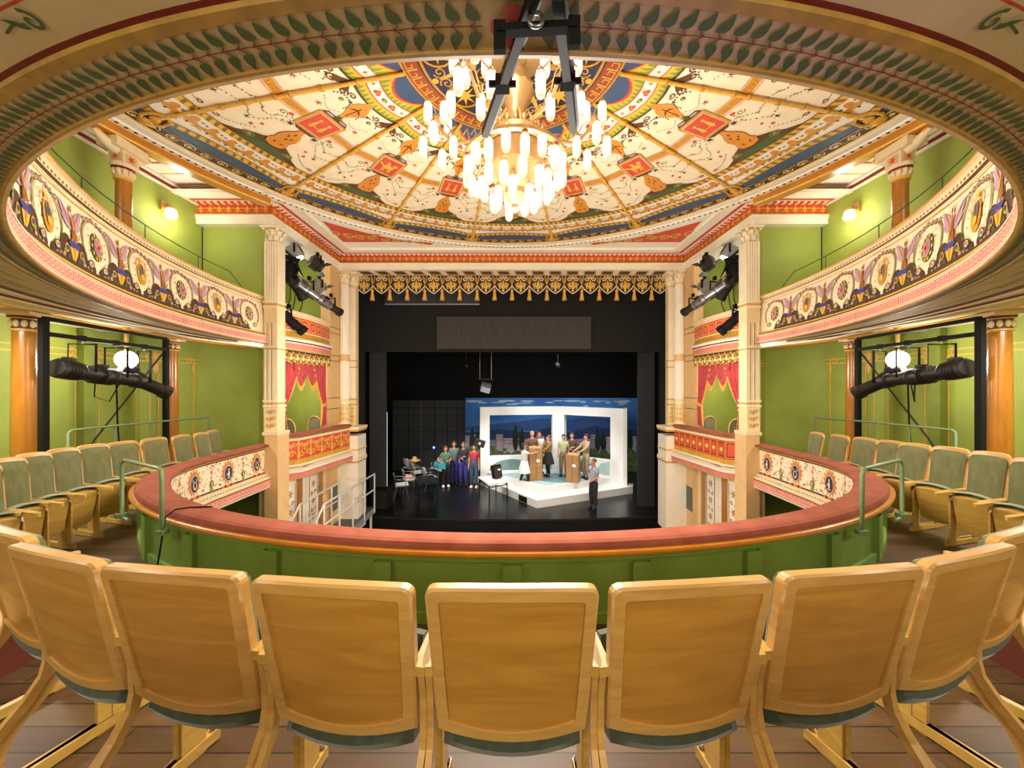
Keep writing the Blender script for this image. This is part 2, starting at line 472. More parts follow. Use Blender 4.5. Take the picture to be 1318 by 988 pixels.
        P.spiral(sg * .33, 2.86, .05, 1.2, 0, .012, SAGE, 2, sg); P.ell(sg * .36, 3.42, .02, .03, RED, 2, 8); P.star(sg * .46, 3.34, .05, .012, 4, NAVY, 2); P.ell(sg * .3, 3.3, .018, .025, RED, 2, 8)
        for k in range(10): P.ell(sg * (.30 + .033 * k), 3.45 + .20 * sin(k / 9 * pi * .5), .008, .012, DRED if k % 3 == 0 else SAGE, 2, 6)
        P.spiral(sg * .62, 3.64, .04, 1.1, pi, .014, DRED, 2, sg)
    P.fan([(s_ * x_, y_) for s_, q_ in ((-1, 1), (1, -1)) for x_, y_ in [(.03, 1.80), (.045, 1.87), (.085, 1.93), (.10, 2.02), (.075, 2.12), (.04, 2.2), (.022, 2.30)][::q_]], ORANGE, 2)
    P.strip([(0, 1.95), (0, 2.22)], .012, BROWN, 3); P.leaf(0, 2.0, .8, .1, .025, BROWN, 3); P.leaf(0, 2.0, pi - .8, .1, .025, BROWN, 3)
    P.star(0, 2.31, .06, .02, 5, LEAF, 3); P.ell(-.09, 2.36, .05, .02, LAV, 3); P.ell(.09, 2.36, .05, .02, LAV, 3)
    # badge
    P.fan([(-.13, 2.33), (.13, 2.33), (.18, 2.41), (-.18, 2.41)], BROWN, 2); P.fan([(-.16, 2.89), (.16, 2.89), (.10, 2.96), (-.10, 2.96)], BROWN, 2)
    P.rect(-.19, 2.40, .19, 2.90, GOLD, 3); P.rect(-.16, 2.44, .16, 2.86, CREAM, 4); P.rect(-.152, 2.45, .152, 2.85, RED, 5)
    if sct % 2 == 0:
        P.ell(0, 2.66, .085, .05, GOLD2, 6); P.ell(.075, 2.58, .035, .04, GOLD2, 6); P.leaf(-.07, 2.66, -2.3, .13, .03, GOLD2, 6); P.leaf(0, 2.64, -1.9, .13, .06, GOLD2, 6)
        for x in (-.06, -.03, .03, .06): P.rect(x - .009, 2.68, x + .009, 2.79, GOLD2, 6)
    else:
        for x in (-.06, .06): P.leaf(x, 2.78, -pi / 2, .22, .045, GOLD2, 6); P.ell(x, 2.55, .022, .025, GOLD2, 6, 8)
        P.strip([(-.1, 2.72), (.1, 2.72)], .014, GOLD2, 6)
    # lower bracket ornament and mound
    P.fan([(-.68, 3.80), (-.50, 3.765), (-.36, 3.68), (-.24, 3.55), (-.1, 3.46), (.1, 3.46), (.24, 3.55), (.36, 3.68), (.50, 3.765), (.68, 3.80)], BROWN, 2, (0, 3.7))
    P.fan([(-.42, 3.80), (-.28, 3.72), (-.2, 3.62), (.2, 3.62), (.28, 3.72), (.42, 3.80)], LEAF, 3, (0, 3.72))
    for sg in (-1, 1): P.ring(sg * .26, 3.62, .055, .045, .02, SAGE, 4); P.ell(sg * .26, 3.62, .03, .024, GOLD, 4, 8)
    P.fan([(s_ * x_, y_) for s_, q_ in ((-1, 1), (1, -1)) for x_, y_ in [(.03, 2.95), (.04, 3.03), (.085, 3.12), (.115, 3.24), (.10, 3.36), (.13, 3.46), (.10, 3.55), (.02, 3.58)][::q_]], ORANGE, 5, (0, 3.3))
    for x, y in ((-.04, 3.15), (.05, 3.2), (0, 3.25), (-.05, 3.42), (.06, 3.42), (0, 3.06)): P.leaf(x, y, pi / 2 + x * 6, .07, .02, BROWN, 6)
    # outer bands
    bnd(3.80, 0, 3.815, 0, DRED, 3); bnd(3.815, 0, 3.93, 0, YEL, 3)
    for k in range(16):
        a = HA * (2 * (k + .5) / 16 - 1); K = P.sub(3.87 * sin(a), 3.87 * cos(a), -a); K.fan([(-.03, -.05), (.01, -.05), (.035, .05), (-.005, .05)], STRIPE, 4)
    bnd(3.93, 0, 4.50, -.16, WHITE, 2)
    for k in range(7):
        a = HA * (2 * (k + .5) / 7 - 1); K = P.sub(4.09 * sin(a), 4.09 * cos(a), -a)
        K.ell(0, .03, .095, .05, GOLD, 3, 10); K.leaf(-.06, .02, 2.5, .15, .07, GOLD, 3); K.leaf(.06, .02, .6, .15, .07, GOLD, 3); K.ell(0, -.05, .045, .075, ORANGE, 3, 8)
        K.ell(.08, -.07, .022, .016, LEAF, 3, 6); K.ell(-.09, -.06, .02, .016, LEAF, 3, 6); K.ell(.11, .05, .014, .02, DRED, 3, 6); K.leaf(0, .06, pi / 2, .05, .03, BROWN, 4)
    bnd(4.40, -.17, 4.415, -.17, DRED, 4); bnd(4.415, -.17, 4.52, -.16, YEL, 3)
    for k in range(16):
        t = 2 * (k + .5) / 16 - 1; a = HA * t; r = 4.465 - .165 * (1 - t * t); K = P.sub(r * sin(a), r * cos(a), -a); K.fan([(-.03, -.045), (.01, -.045), (.035, .045), (-.005, .045)], STRIPE, 4)
    bnd(4.52, -.16, 4.60, 0, BLUE, 3); bnd(4.60, 0, 4.79, 0, DBROWN, 4); bnd(4.605, 0, 4.62, 0, GOLD, 5)
    for k in range(9):
        a = HA * (2 * (k + .5) / 9 - 1); K = P.sub(4.69 * sin(a), 4.69 * cos(a), -a)
        K.spiral(0, 0, .075, 1.3, 0, .016, CREAM2, 5, 1 if k % 2 else -1, 10); K.ell(.01, 0, .025, .025, GOLD2, 6, 8); K.strip([(-.1, .05), (.1, -.05)] if k % 2 else [(-.1, -.05), (.1, .05)], .012, GOLD, 5)
ceiling = struct(mb, 'ceiling')
# gilt ribs of the ceiling, one part each
for k in range(16):
    a = HA * (2 * k + 1); d = V((sin(a), cos(a), 0)); e = V((cos(a), -sin(a), 0)); c0 = V((CC[0], CC[1], cz - .03))
    m2 = MB(); m2.tube([c0 + d * 1.16, c0 + d * 4.58], .021, GOLD2, 8)
    for r in (1.7, 2.55, 2.75, 3.5, 3.86, 4.2): m2.ball(c0 + d * r, (.034, .034, .03), GOLD, 8, 5)
    for r in (2.15, 3.15): m2.tube([c0 + d * (r - .02), c0 + d * (r + .02)], .030, GOLD, 8)
    m2.ball(c0 + d * 4.5, (.06, .06, .04), GOLD, 8, 5); m2.ball(c0 + d * 4.65, (.085, .085, .04), GOLD, 8, 5)
    for sg in (-1, 1): m2.tube([c0 + d * 4.3, c0 + d * 4.4 + e * sg * .09, c0 + d * 4.55 + e * sg * .11, c0 + d * 4.66 + e * sg * .04], .02, GOLD, 6)
    part(m2, 'ceiling_rib', ceiling)

# round cornice of the ceiling
mb = MB(); n = 160
pts = [(CC[0] + sin(2 * pi * k / n), CC[1] + cos(2 * pi * k / n)) for k in range(n)]
nor = [(p[0] - CC[0], p[1] - CC[1]) for p in pts]
cpts = [(CC[0], CC[1])] * n
mb.sweep(cpts, nor, [(4.78, h(3.285)), (4.80, h(3.27)), (4.84, h(3.27)), (4.86, h(3.285)), (5.00, h(3.30)), (5.02, h(3.28)), (5.06, h(3.28)), (5.08, h(3.30)), (5.16, h(3.29)), (5.16, h(3.36))],
         [GOLD2, WHITE, WHITE, WHITE, WHITE, CREAM, CREAM, WHITE, WHITE], closed=True)
for k in range(640):
    a = 2 * pi * k / 640
    if k % 2: mb.box((CC[0] + 5.04 * sin(a), CC[1] + 5.04 * cos(a), h(3.278)), (.03, .04, .010), BROWN, Matrix.Rotation(-a, 3, 'Z'))
# varnished beam over the gallery columns
for sg in (-1, 1):
    am = 2.30; a0 = .74
    a0 = .99; nn = 50; ar = [sg * (a0 + (am + .6 - a0) * k / nn) for k in range(nn + 1)]
    q = [(sin(a), cos(a)) for a in ar]
    mb.sweep([CC] * (nn + 1), q, [(5.12, h(3.33)), (5.12, h(3.20)), (5.14, h(3.18)), (5.30, h(3.18)), (5.32, h(3.2)), (5.32, h(3.46))], [TRIM, GOLD2, TRIM, GOLD2, TRIM])
struct(mb, 'trim_1')
# outer ceiling with striped cream coves
mb = MB()
for (x0, y0, x1, y1, z) in ((-9, -4, 9, 6.62, 3.46), (-6, 6.62, 6, 9.7, 3.34)):
    mb.quad((x0, y0, h(z)), (x1, y0, h(z)), (x1, y1, h(z)), (x0, y1, h(z)), WHITE)
for sg in (-1, 1):
    for k in range(26):
        y = -1.0 + k * .3
        mb.box((sg * 5.3, y, h(3.455)), (1.0, .03, .01), CREAM2 if k % 2 else PINK)
    # red painted spandrels beside the proscenium
    A = []; B = []
    mpS = lambda u, v, l, sg=sg: V((sg * u, v, h(3.338) - l * .003))
    P = Pen(mb, mpS)
    ed = [(3.98 - 2.2 * t, 8.42) for t in [i / 8 for i in range(9)]]
    arc = []
    for i in range(9):
        a0, a1 = .80, .37; a = a0 + (a1 - a0) * i / 8; arc.append((5.42 * sin(a), CC[1] + 5.42 * cos(a)))
    P.band([(3.98, 7.45 + (8.42 - 7.45) * 1.0)] * 1 + ed[1:], [arc[0]] + arc[1:], RED, 1)
    for i in range(8):
        x, y = (ed[i][0] * .5 + arc[i][0] * .5), (ed[i][1] * .55 + arc[i][1] * .45)
        P.spiral(x, y, .16 - .012 * i, 1.3, i, .04, GOLD2, 3, 1 if i % 2 else -1); P.ell(x, y, .05, .05, GOLD, 4)
        if i < 4: P.leaf(x, y - .1, .5 + i, .3, .1, GOLD, 2)
struct(mb, 'ceiling_outer')

# ---- entablature round the stage side -----------------------------------------
EP = [(-5.85, 6.65), (-4.48, 6.65), (-4.48, 9.3), (4.48, 9.3), (4.48, 6.65), (5.85, 6.65)]
EC = polyline(EP, -1)
mb = MB()
mb.sweep(EC.p, EC.n, [(.42, h(2.965)), (-.02, h(2.965)), (-.02, h(3.06)), (-.035, h(3.06)), (-.035, h(3.115)), (-.06, h(3.12)), (-.06, h(3.14)), (-.01, h(3.145)), (-.01, h(3.325)), (-.05, h(3.33)), (-.06, h(3.345)),
                      (-.16, h(3.35)), (-.17, h(3.325)), (-.24, h(3.325)), (-.26, h(3.31)), (-.40, h(3.31)), (-.42, h(3.29)), (-.50, h(3.29)), (-.52, h(3.34))],
         [WHITE, WHITE, WHITE, WHITE, WHITE, GOLD, WHITE, RED, GOLD2, WHITE, CREAM2, GOLD, RED, WHITE, WHITE, DBROWN, CREAM, WHITE])
def seg_map(i, off, eps=.003):
    a, b = V((*EP[i], 0)), V((*EP[i + 1], 0)); d = (b - a).normalized(); nrm = V((-d.y, d.x, 0))
    return (lambda u, v, l: a + d * u + nrm * (off - l * eps) + V((0, 0, v))), (b - a).length
for i in range(5):
    f, L = seg_map(i, -.01)
    k = max(2, round(L / .165))
    for j in range(k):
        P = Pen(mb, f, (j + .5) * L / k, h(3.235))
        P.strip([(0, -.07), (0, .03)], .012, GOLD2, 1); P.leaf(0, -.02, pi / 2, .09, .05, YEL, 2)
        for sg in (-1, 1): P.leaf(0, -.02, pi / 2 + sg * .8, .075, .028, YEL, 2); P.arc(sg * .035, -.05, .03, .022, 0, pi, .012, GOLD2, 1, 6); P.ell(sg * .07, .02, .012, .02, YEL, 1, 6)
    f, L = seg_map(i, -.17)
    k = int(L / .06)
    for j in range(k):
        u = (j + .5) * L / k
        p = f(u, h(3.335), -40)
        d = f(u + .01, h(3.335), -40) - p
        mb.box(p, (.032, .09, .03), RED if j % 2 else WHITE, Matrix.Rotation(atan2(d.y, d.x), 3, 'Z'))
# coffered underside above the stage curtain
mb.quad((-4.48, 9.3, h(2.967)), (4.48, 9.3, h(2.967)), (4.48, 9.95, h(2.967)), (-4.48, 9.95, h(2.967)), CREAM2)
P = Pen(mb, lambda u, v, l: V((u, v, h(2.967) - l * .003)))
for j in range(-9, 10):
    P.strip([(j * .46 - .07, 9.34), (j * .46 + .07, 9.8)], .09, WHITE, 1); P.fan([(j * .46 + .06, 9.40), (j * .46 + .38, 9.40), (j * .46 + .42, 9.72), (j * .46 + .1, 9.72)], GOLD, 1); P.fan([(j * .46 + .1, 9.45), (j * .46 + .35, 9.45), (j * .46 + .38, 9.68), (j * .46 + .13, 9.68)], BROWN, 2)
struct(mb, 'trim_2')

# ---- green walls ---------------------------------------------------------------
WL = [(6.6, -3.0), (6.7, 1.0), (6.9, 3.0), (7.2, 4.6), (7.7, 6.4), (8.0, 7.7), (7.8, 8.9), (7.2, 10.2), (4.72, 9.35)]
for sg, side in ((-1, 'left'), (1, 'right')):
    mb = MB()
    for a, b in zip(WL[:-1], WL[1:]):
        mb.quad((sg * a[0], a[1], 0), (sg * b[0], b[1], 0), (sg * b[0], b[1], h(1.1)), (sg * a[0], a[1], h(1.1)), GREEN)
        ud = V((b[0] - a[0], b[1] - a[1], 0)); L = ud.length; ud.normalize()
        # painted gold panel lines
        o = V((a[0], a[1], 0))
        nin = V((-ud.y, ud.x, 0))
        def f(u, v, l, o=o, ud=ud, nin=nin):
            p = o + ud * u + nin * (.004 + l * .003); return V((sg * p.x, p.y, v))
        if a[1] >= 1.0 and b[1] < 10.0:
            P = Pen(mb, f)
            for v in (h(.50), h(.60)): P.strip([(.0, v), (L, v)], .022, GOLD2, 1)
            for u in (.18, .34): P.strip([(u, h(-1.6)), (u, h(.60))], .022, GOLD2, 1)
            P.spiral(.18, h(.58), .11, 1.2, 0, .03, GOLD2, 2); P.spiral(.38, h(.58), .11, 1.2, pi, .03, GOLD2, 2, -1); P.leaf(.28, h(.5), -pi / 2, .3, .1, GOLD2, 2); P.leaf(.28, h(.5), pi / 2, .25, .09, GOLD2, 2)
            P.strip([(L - .12, h(-1.6)), (L - .12, h(.60))], .022, GOLD2, 1); P.spiral(L - .2, h(.55), .09, 1.2, 0, .028, GOLD2, 2); P.leaf(L - .12, h(.5), -pi / 2, .25, .07, GOLD2, 2)
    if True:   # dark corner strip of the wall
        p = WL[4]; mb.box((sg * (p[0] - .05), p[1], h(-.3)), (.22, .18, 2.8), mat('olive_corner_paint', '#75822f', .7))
    struct(mb, 'wall_' + side)
    mb = MB()
    # gallery level: side wall, the short wall square to it, and the back of the upper loge
    X = 5.85
    mb.quad((sg * X, -3, h(1.0)), (sg * X, 6.75, h(1.0)), (sg * X, 6.75, h(3.46)), (sg * X, -3, h(3.46)), GREEN)
    mb.quad((sg * X, 6.78, h(1.0)), (sg * 4.68, 6.78, h(1.0)), (sg * 4.68, 6.78, h(2.97)), (sg * X, 6.78, h(2.97)), GREEN)
    mb.quad((sg * X, 6.80, h(.9)), (sg * X, 9.4, h(.9)), (sg * X, 9.4, h(3.3)), (sg * X, 6.80, h(3.3)), GREEN)
    mb.quad((sg * X, 9.4, h(.9)), (sg * 4.72, 9.4, h(.9)), (sg * 4.72, 9.4, h(3.3)), (sg * X, 9.4, h(3.3)), GREEN)
    for z, w, m_ in ((3.42, .05, WHITE), (3.36, .05, DRED), (3.32, .03, WHITE)): mb.box((sg * (X - .02), 1.9, h(z)), (.05, 9.6, w), m_)
    struct(mb, 'wall_gallery_' + side)
    # pier beside the stage with the wall under the loges
    mb = MB()
    mb.box((sg * 4.62, 9.12, h(-.9)), (.24, .50, 7.75), PEACH)
    for z in (-.62, -.35, .58, .72, 1.28, 1.42): mb.box((sg * 4.615, 9.12, h(z)), (.25, .515, .012), BROWN)
    mb.box((sg * 4.70, 8.1, h(-3.5)), (.2, 2.6, 3.0), CREAM2)
    f = lambda u, v, l: V((sg * (4.60 - l * .003), 6.9 + u, v))
    P = Pen(mb, f)
    def ornpanel(u0, u1, z0, z1):
        P.rect(u0, z0, u1, z1, WHITE, 1); P.strip([(u0 + .03, z0 + .05), (u1 - .03, z0 + .05), (u1 - .03, z1 - .05), (u0 + .03, z1 - .05)], .02, BROWN, 2, True)
        um = (u0 + u1) / 2; z = z1 - .25; k = 0
        while z > z0 + .2:
            P.star(um, z, .11, .03, 6, DRED if k % 2 else BROWN, 2); P.ell(um, z, .04, .05, ORANGE, 3)
            for q in (-1, 1): P.spiral(um + q * .07, z - .2, .05, 1.2, 0, .016, BROWN, 2, q)
            z -= .38; k += 1
    ornpanel(.35, .72, h(-4.6), h(-2.05)); P.rect(.74, h(-4.9), .95, h(-2.0), OCHRE, 1)
    P.rect(.97, h(-4.9), 1.06, h(-2.0), WHITE, 1); P.rect(1.09, h(-4.9), 1.17, h(-2.0), WHITE, 1)
    ornpanel(1.2, 1.58, h(-4.6), h(-2.05)); P.rect(1.6, h(-4.9), 1.8, h(-2.0), OCHRE, 1)
    mb.box((sg * 4.497, 9.08, h(-2.9)), (.012, .30, .60), UPHD)
    struct(mb, 'wall_stage_' + side)
mb = MB()
mb.quad((-8, -2.2, 0), (8, -2.2, 0), (8, -2.2, h(3.46)), (-8, -2.2, h(3.46)), GREEN)
struct(mb, 'wall_back')

# ---- floors ----------------------------------------------------------------------
RAILC = ellipse(5.5, 4.53, 2.76, 150, tail=6.8)     # stage-side edge of the first tier's rail
GALC = ellipse(6.8, 4.60, 5.98, 220)                # lower front edge of the upper gallery
def wide(cu):
    return Curve(cu.p, [(n_[0] * (1 + 1.1 * min(n_[0] ** 2, .65)), n_[1] * (1 + 1.1 * min(n_[0] ** 2, .65))) for n_ in cu.n])
RAILW = wide(RAILC)
mb = MB()
mb.sweep(RAILC.p, RAILC.n, [(.15, BF), (1.2, BF), (2.2, BF), (4.6, BF)], [FLOORM] * 3)
struct(mb, 'floor_tier')
mb = MB(); mb.box((0, -.75, BF + .13), (12.5, 2.7, .25), FLOORM); struct(mb, 'floor_riser')
mb = MB(); mb.quad((-9, -3, 0), (9, -3, 0), (9, 10.2, 0), (-9, 10.2, 0), FLOORM); struct(mb, 'floor_parterre')
mb = MB()
mb.sweep(GALC.p, GALC.n, [(.22, h(1.02)), (1.2, h(1.02)), (2.4, h(1.02)), (3.8, h(1.02))], [FLOORM] * 3)
struct(mb, 'floor_gallery')

# ---- upper gallery front ------------------------------------------------------------
gal = thing('gallery_parapet', 'curved upper gallery front with griffin frieze, pink meander edge and ivy-painted underside', 'balcony front', (0, 3, h(.75)))
mb = MB()
gp = [(.24, h(1.60)), (.24, h(1.655)), (.10, h(1.66)), (.055, h(1.65)), (.055, h(1.635)), (.08, h(1.63)), (.10, h(1.622)), (.10, h(1.582)), (.125, h(1.578)), (.125, h(1.565))]
mb.sweep(GALC.p, GALC.n, gp, [TRIM, TRIM, GOLD2, GOLD, CREAM2, CREAM, CREAM2, BROWN, CREAM2])
def gmap(off, eps=.003): 
    def f(u, v, l):
        p, q = GALC.at(u); o = off - l * eps; return V((p[0] + q[0] * o, p[1] + q[1] * o, v))
    return f
f = gmap(.10)
k = int(GALC.len / .06)
for j in range(k):
    P = Pen(mb, f, (j + .5) * GALC.len / k, h(1.602)); P.ell(0, 0, .014, .014, STRIPE, 1, 6)
part(mb, 'rail_moulding', gal, False)
mb = MB()
FP = [(.125, h(1.565)), (.115, h(1.42)), (.10, h(1.27)), (.09, h(1.12)), (.09, h(.975))]
mb.sweep(GALC.p, GALC.n, FP, [CREAM] * 4)
def fmap(u, v, l):
    p, q = GALC.at(u); z = h(1.27) + v
    o = .09
    for (oa, za), (ob, zb_) in zip(FP[:-1], FP[1:]):
        if zb_ <= z <= za: o = ob + (oa - ob) * (z - zb_) / (za - zb_)
    o -= .004 + l * .003
    return V((p[0] + q[0] * o, p[1] + q[1] * o, z))
# spacing set so that a rose medallion falls where the far curve passes it
Dm = min(((abs(GALC.at(u_ * .02)[0][0] / GALC.at(u_ * .02)[0][1] + 1.1215), u_ * .02) for u_ in range(int(GALC.len / .04)) if GALC.at(u_ * .02)[0][1] > 2.0))[1]
Dm = GALC.len / 2 - Dm; mm = round(Dm / .80); pit = Dm / mm
HILL = mat('grape_brown_paint', '#4a3020', .65)
for j in range(-30, 31):
    u0 = GALC.len / 2 + j * pit
    if u0 < .30 or u0 > GALC.len - .30: continue
    P = Pen(mb, fmap, u0, 0, sc=1.2, sv=1.19)
    # medallion
    if (abs(j) - mm) % 2 == 0:
        P.ell(0, -.01, .082, .108, LEAF, 1, 18)
        for k in range(10): P.ell(.066 * cos(k * .628), -.01 + .09 * sin(k * .628), .013, .016, YEL, 2, 6)
        P.ell(0, -.01, .052, .072, LAV, 3, 16); P.star(0, -.01, .06, .02, 4, ROSE, 4, pi / 4, 1.3); P.star(0, -.01, .05, .015, 4, PINK, 5, 0, 1.3); P.ell(0, -.01, .012, .015, DRED, 6, 8)
    else:
        P.ell(0, -.03, .068, .10, GOLD, 1, 18); P.ell(0, -.005, .036, .068, BLUE, 2, 14); P.ell(0, -.055, .03, .03, YEL, 3, 10); P.strip([(-.02, -.05), (-.02, .05)], .006, YEL, 3); P.strip([(.02, -.05), (.02, .05)], .006, YEL, 3)
        P.star(0, .10, .06, .015, 5, GOLD2, 2, pi / 2); P.arc(-.045, .05, .025, .05, pi / 2, pi * 1.4, .012, GOLD, 2); P.arc(.045, .05, .025, .05, pi / 2, -pi * .4, .012, GOLD, 2)
    # wreath lines and scrolls
    for sg in (-1, 1):
        P.arc(sg * .02, -.03, .165, .2, (pi * .5 if sg > 0 else pi * .5), (pi * .5 - sg * pi * .75), .008, PINK, 1, 12)
        P.arc(sg * .05, 0, .145, .17, pi / 2 - sg * pi * .2, pi / 2 - sg * pi * .75, .016, SAGE, 1, 10)
        for k in range(3): P.spiral(sg * (.03 + .055 * k), .175 - .012 * k, .026, 1.3, 0, .009, BROWN, 1, sg, 9)
        for k in range(5): P.ell(sg * (.10 + .008 * (k % 2)), .10 - .055 * k, .007, .010, DRED if k % 2 else GOLD, 2, 6)
        P.ell(sg * .10, -.165, .04, .03, CREAM2, 2, 10); P.ring(sg * .10, -.165, .035, .028, .010, LEAF, 3, 10); P.ell(sg * .10, -.165, .014, .014, ROSE, 4, 6)
    P.strip([(-.33, .215), (.33, .215)], .010, GOLD2, 1)
    # winged griffin on its canopy between the medallions
    Q = Pen(mb, fmap, u0 + pit / 2, 0, sc=1.2, sv=1.19) if u0 + pit / 2 < GALC.len - .35 else None
    if Q:
        for sg in (-1, 1):
            Q.leaf(sg * .02, .03, pi / 2 - sg * .75, .20, .075, LAV, 1); Q.leaf(sg * .015, .0, pi / 2 - sg * 1.0, .15, .05, LAV, 1)
            for k in range(3): Q.strip([(sg * .03, .03 + .01 * k), (sg * (.10 + .015 * k), .12 + .025 * k)], .005, ROSE, 2)
        G = mat('griffin_brown_paint', '#9a5f24', .6)
        Q.ell(0, .045, .022, .075, G, 3, 10); Q.ell(.006, .14, .016, .022, G, 3, 8); Q.leaf(.0, .15, pi / 2 + .3, .035, .012, G, 3); Q.fan([(-.025, .02), (.02, .0), (.03, -.09), (.015, -.09), (.0, -.03), (-.02, -.09), (-.04, -.09), (-.045, -.03)], G, 3); Q.arc(-.05, .0, .03, .05, pi, pi * 2.0, .01, G, 3, 6); Q.strip([(.0, .0), (.012, .11)], .010, YEL, 4)
        Q.fan([(-.085, -.10), (-.05, -.085), (0, -.08), (.05, -.085), (.085, -.10), (.05, -.125), (0, -.13), (-.05, -.125)], ROYAL, 3)
        Q.fan([(-.06, -.125), (.06, -.125), (.03, -.19), (0, -.23), (-.03, -.19)], YEL, 2); Q.fan([(-.012, -.12), (.012, -.12), (0, -.22)], ORANGE, 3)
        for sg in (-1, 1):
            Q.ell(sg * .10, -.150, .085, .098, HILL, 1, 14); Q.ell(sg * .21, -.20, .10, .050, HILL, 1, 12)
            Q.ell(sg * .10, -.145, .03, .032, GOLD, 2, 8); Q.ell(sg * .10, -.145, .016, .018, ROYAL, 3, 6); Q.ell(sg * .07, -.20, .022, .018, LEAF, 2, 6); Q.ell(sg * .14, -.20, .022, .018, ROSE, 2, 6); Q.ell(sg * .125, -.17, .018, .02, LIME, 2, 6); Q.ell(sg * .19, -.205, .02, .014, SAGE, 2, 6); Q.ell(sg * .235, -.215, .018, .012, ROSE, 2, 6)
        Q.strip([(-.33, -.232), (.33, -.232)], .03, HILL, 1)
part(mb, 'painted_frieze', gal, False)
mb = MB()
mp_ = [(.09, h(.975)), (.05, h(.965)), (.045, h(.945)), (.06, h(.935)), (.02, h(.92)), (.01, h(.905)), (.0, h(.895)), (.0, h(.765)), (-.008, h(.76)), (-.008, h(.752)), (.004, h(.749))]
mb.sweep(GALC.p, GALC.n, mp_, [CREAM, GOLD2, BROWN, CREAM2, CREAM2, CREAM, PINK, CREAM, SGOLD, SGOLD])
f = gmap(.0)
k = int(GALC.len / .085); 
for j in range(k):
    P = Pen(mb, f, (j + .5) * GALC.len / k, h(.83)); P.strip([(-.042, -.035), (.03, -.035), (.03, .03), (-.018, .03), (-.018, -.008), (.008, -.008)], .0085, CREAM, 1)
    P.strip([(-.042, .05), (.043, .05)], .010, CREAM, 1); P.strip([(-.042, -.052), (.043, -.052)], .010, CREAM, 1)
part(mb, 'meander_band', gal, False)
mb = MB()
TAN = mat('tan_soffit_paint', '#cbb287', .7, var=.07)
SP = [(.004, h(.749)), (.012, h(.749)), (.015, h(.757)), (.112, h(.764)), (.115, h(.758)), (.140, h(.758)), (.143, h(.768)), (.155, h(.769)), (.225, h(.778)), (.231, h(.778)), (.6, h(.82)), (.62, h(.80)), (.68, h(.80)), (.70, h(.84)), (1.1, h(.90)), (1.12, h(.88)), (1.2, h(.88)), (1.22, h(.92)), (2.0, h(.98)), (3.6, h(1.0))]
mb.sweep(GALC.p, GALC.n, SP, [SGOLD, SGOLD, TAN, SGOLD, SGOLD, SGOLD, DRED, TAN, RED, TAN, BROWN, CREAM, BROWN, TAN, DRED, CREAM, BROWN, TAN, WHITE])
def smap(u, v, l):
    p, q = GALC.at(u); o = .0625 + v; return V((p[0] + q[0] * o, p[1] + q[1] * o, h(.757) + .007 * (o - .015) / .097 - l * .0015 - .001))
k = int(GALC.len / .0405); mid = GALC.len / 2
for j in range(-k // 2 + 1, k // 2):
    u = mid + j * .0405
    if u < .1 or u > GALC.len - .1: continue
    P = Pen(mb, smap, u, 0); d = 1 if j < 0 else -1      # leaves point away from the flower in the middle
    if abs(j) < 2: continue
    P.strip([(-.0205, 0), (.0205, 0)], .0024, DRED, 1)
    for sg in (-1, 1):
        P.strip([(-d * .008, 0), (d * .004, sg * .006), (d * .006, sg * .014)], .002, DRED, 1)
        A = [(0, .012), (-.011, .013), (-.015, .020), (-.012, .030), (-.003, .044), (.002, .048), (.005, .040), (.012, .028), (.014, .020), (.010, .013)] 
        P.fan([(d * (.006 + x + (yy - .012) * (-.35)), sg * yy) for x, yy in A], LEAF, 2)
for off in (.32, .44, .88, 1.02):
    def smap2(u, v, l, off=off):
        p, q = GALC.at(u); o = off + v; return V((p[0] + q[0] * o, p[1] + q[1] * o, h(.788 if off < .6 else .862) + (.04 / .335) * (off - .265 if off < .6 else 0) * .9 + (.06 / .4) * (off - .70 if off > .6 else 0) + v * .12 - .004 - l * .001))
    for sg in (-1, 1):
        for k in range(90):
            u = mid + sg * (2.2 + k * .075)
            if .1 < u < GALC.len - .1:
                P = Pen(mb, smap2, u, 0)
                for q in (-1, 1): P.leaf(0, q * .008, q * (pi / 2 - sg * .5), .055, .034, LEAF, 1, 4)
                P.strip([(-.04, 0), (.04, 0)], .005, DRED, 1)
P = Pen(mb, smap, mid, 0)
for a in (0, pi / 2, pi, pi * 1.5): P.ell(.027 * cos(a), .027 * sin(a), .019, .019, mat('flower_red_paint', '#a8402f', .6), 3); P.ell(.012 * cos(a + .78), .012 * sin(a + .78), .012, .012, mat('flower_red_paint', '#a8402f', .6), 3)
P.ring(0, 0, .012, .012, .005, DRED, 4)
for sg in (-1, 1):
    P = Pen(mb, lambda u, v, l: V((GALC.at(mid + sg * .98 + u)[0][0] + GALC.at(mid + sg * .98 + u)[1][0] * (.20 + v), GALC.at(mid + sg * .98 + u)[0][1] + GALC.at(mid + sg * .98 + u)[1][1] * (.20 + v), h(.7745) - .003 - l * .001 + .1 * v)))
    P.spiral(0, 0, .022, 1.1, 1.5, .008, LEAF, 1, sg); P.leaf(sg * .02, -.01, pi / 2 - sg * .9, .05, .014, LEAF, 1); P.strip([(sg * .02, 0), (sg * .05, .006), (sg * .09, .0)], .005, LEAF, 1)
    for q in range(3):
        P = Pen(mb, lambda u, v, l: V((GALC.at(mid + sg * (1.15 + .75 * q) + u)[0][0] + GALC.at(mid + sg * (1.15 + .75 * q) + u)[1][0] * (.40 + v), GALC.at(mid + sg * (1.15 + .75 * q) + u)[0][1] + GALC.at(mid + sg * (1.15 + .75 * q) + u)[1][1] * (.40 + v), h(.794) - l * .002 + .1 * v)))
        P.spiral(0, 0, .09, 1.2, 0, .022, LEAF, 1, sg)
part(mb, 'painted_soffit', gal, False)
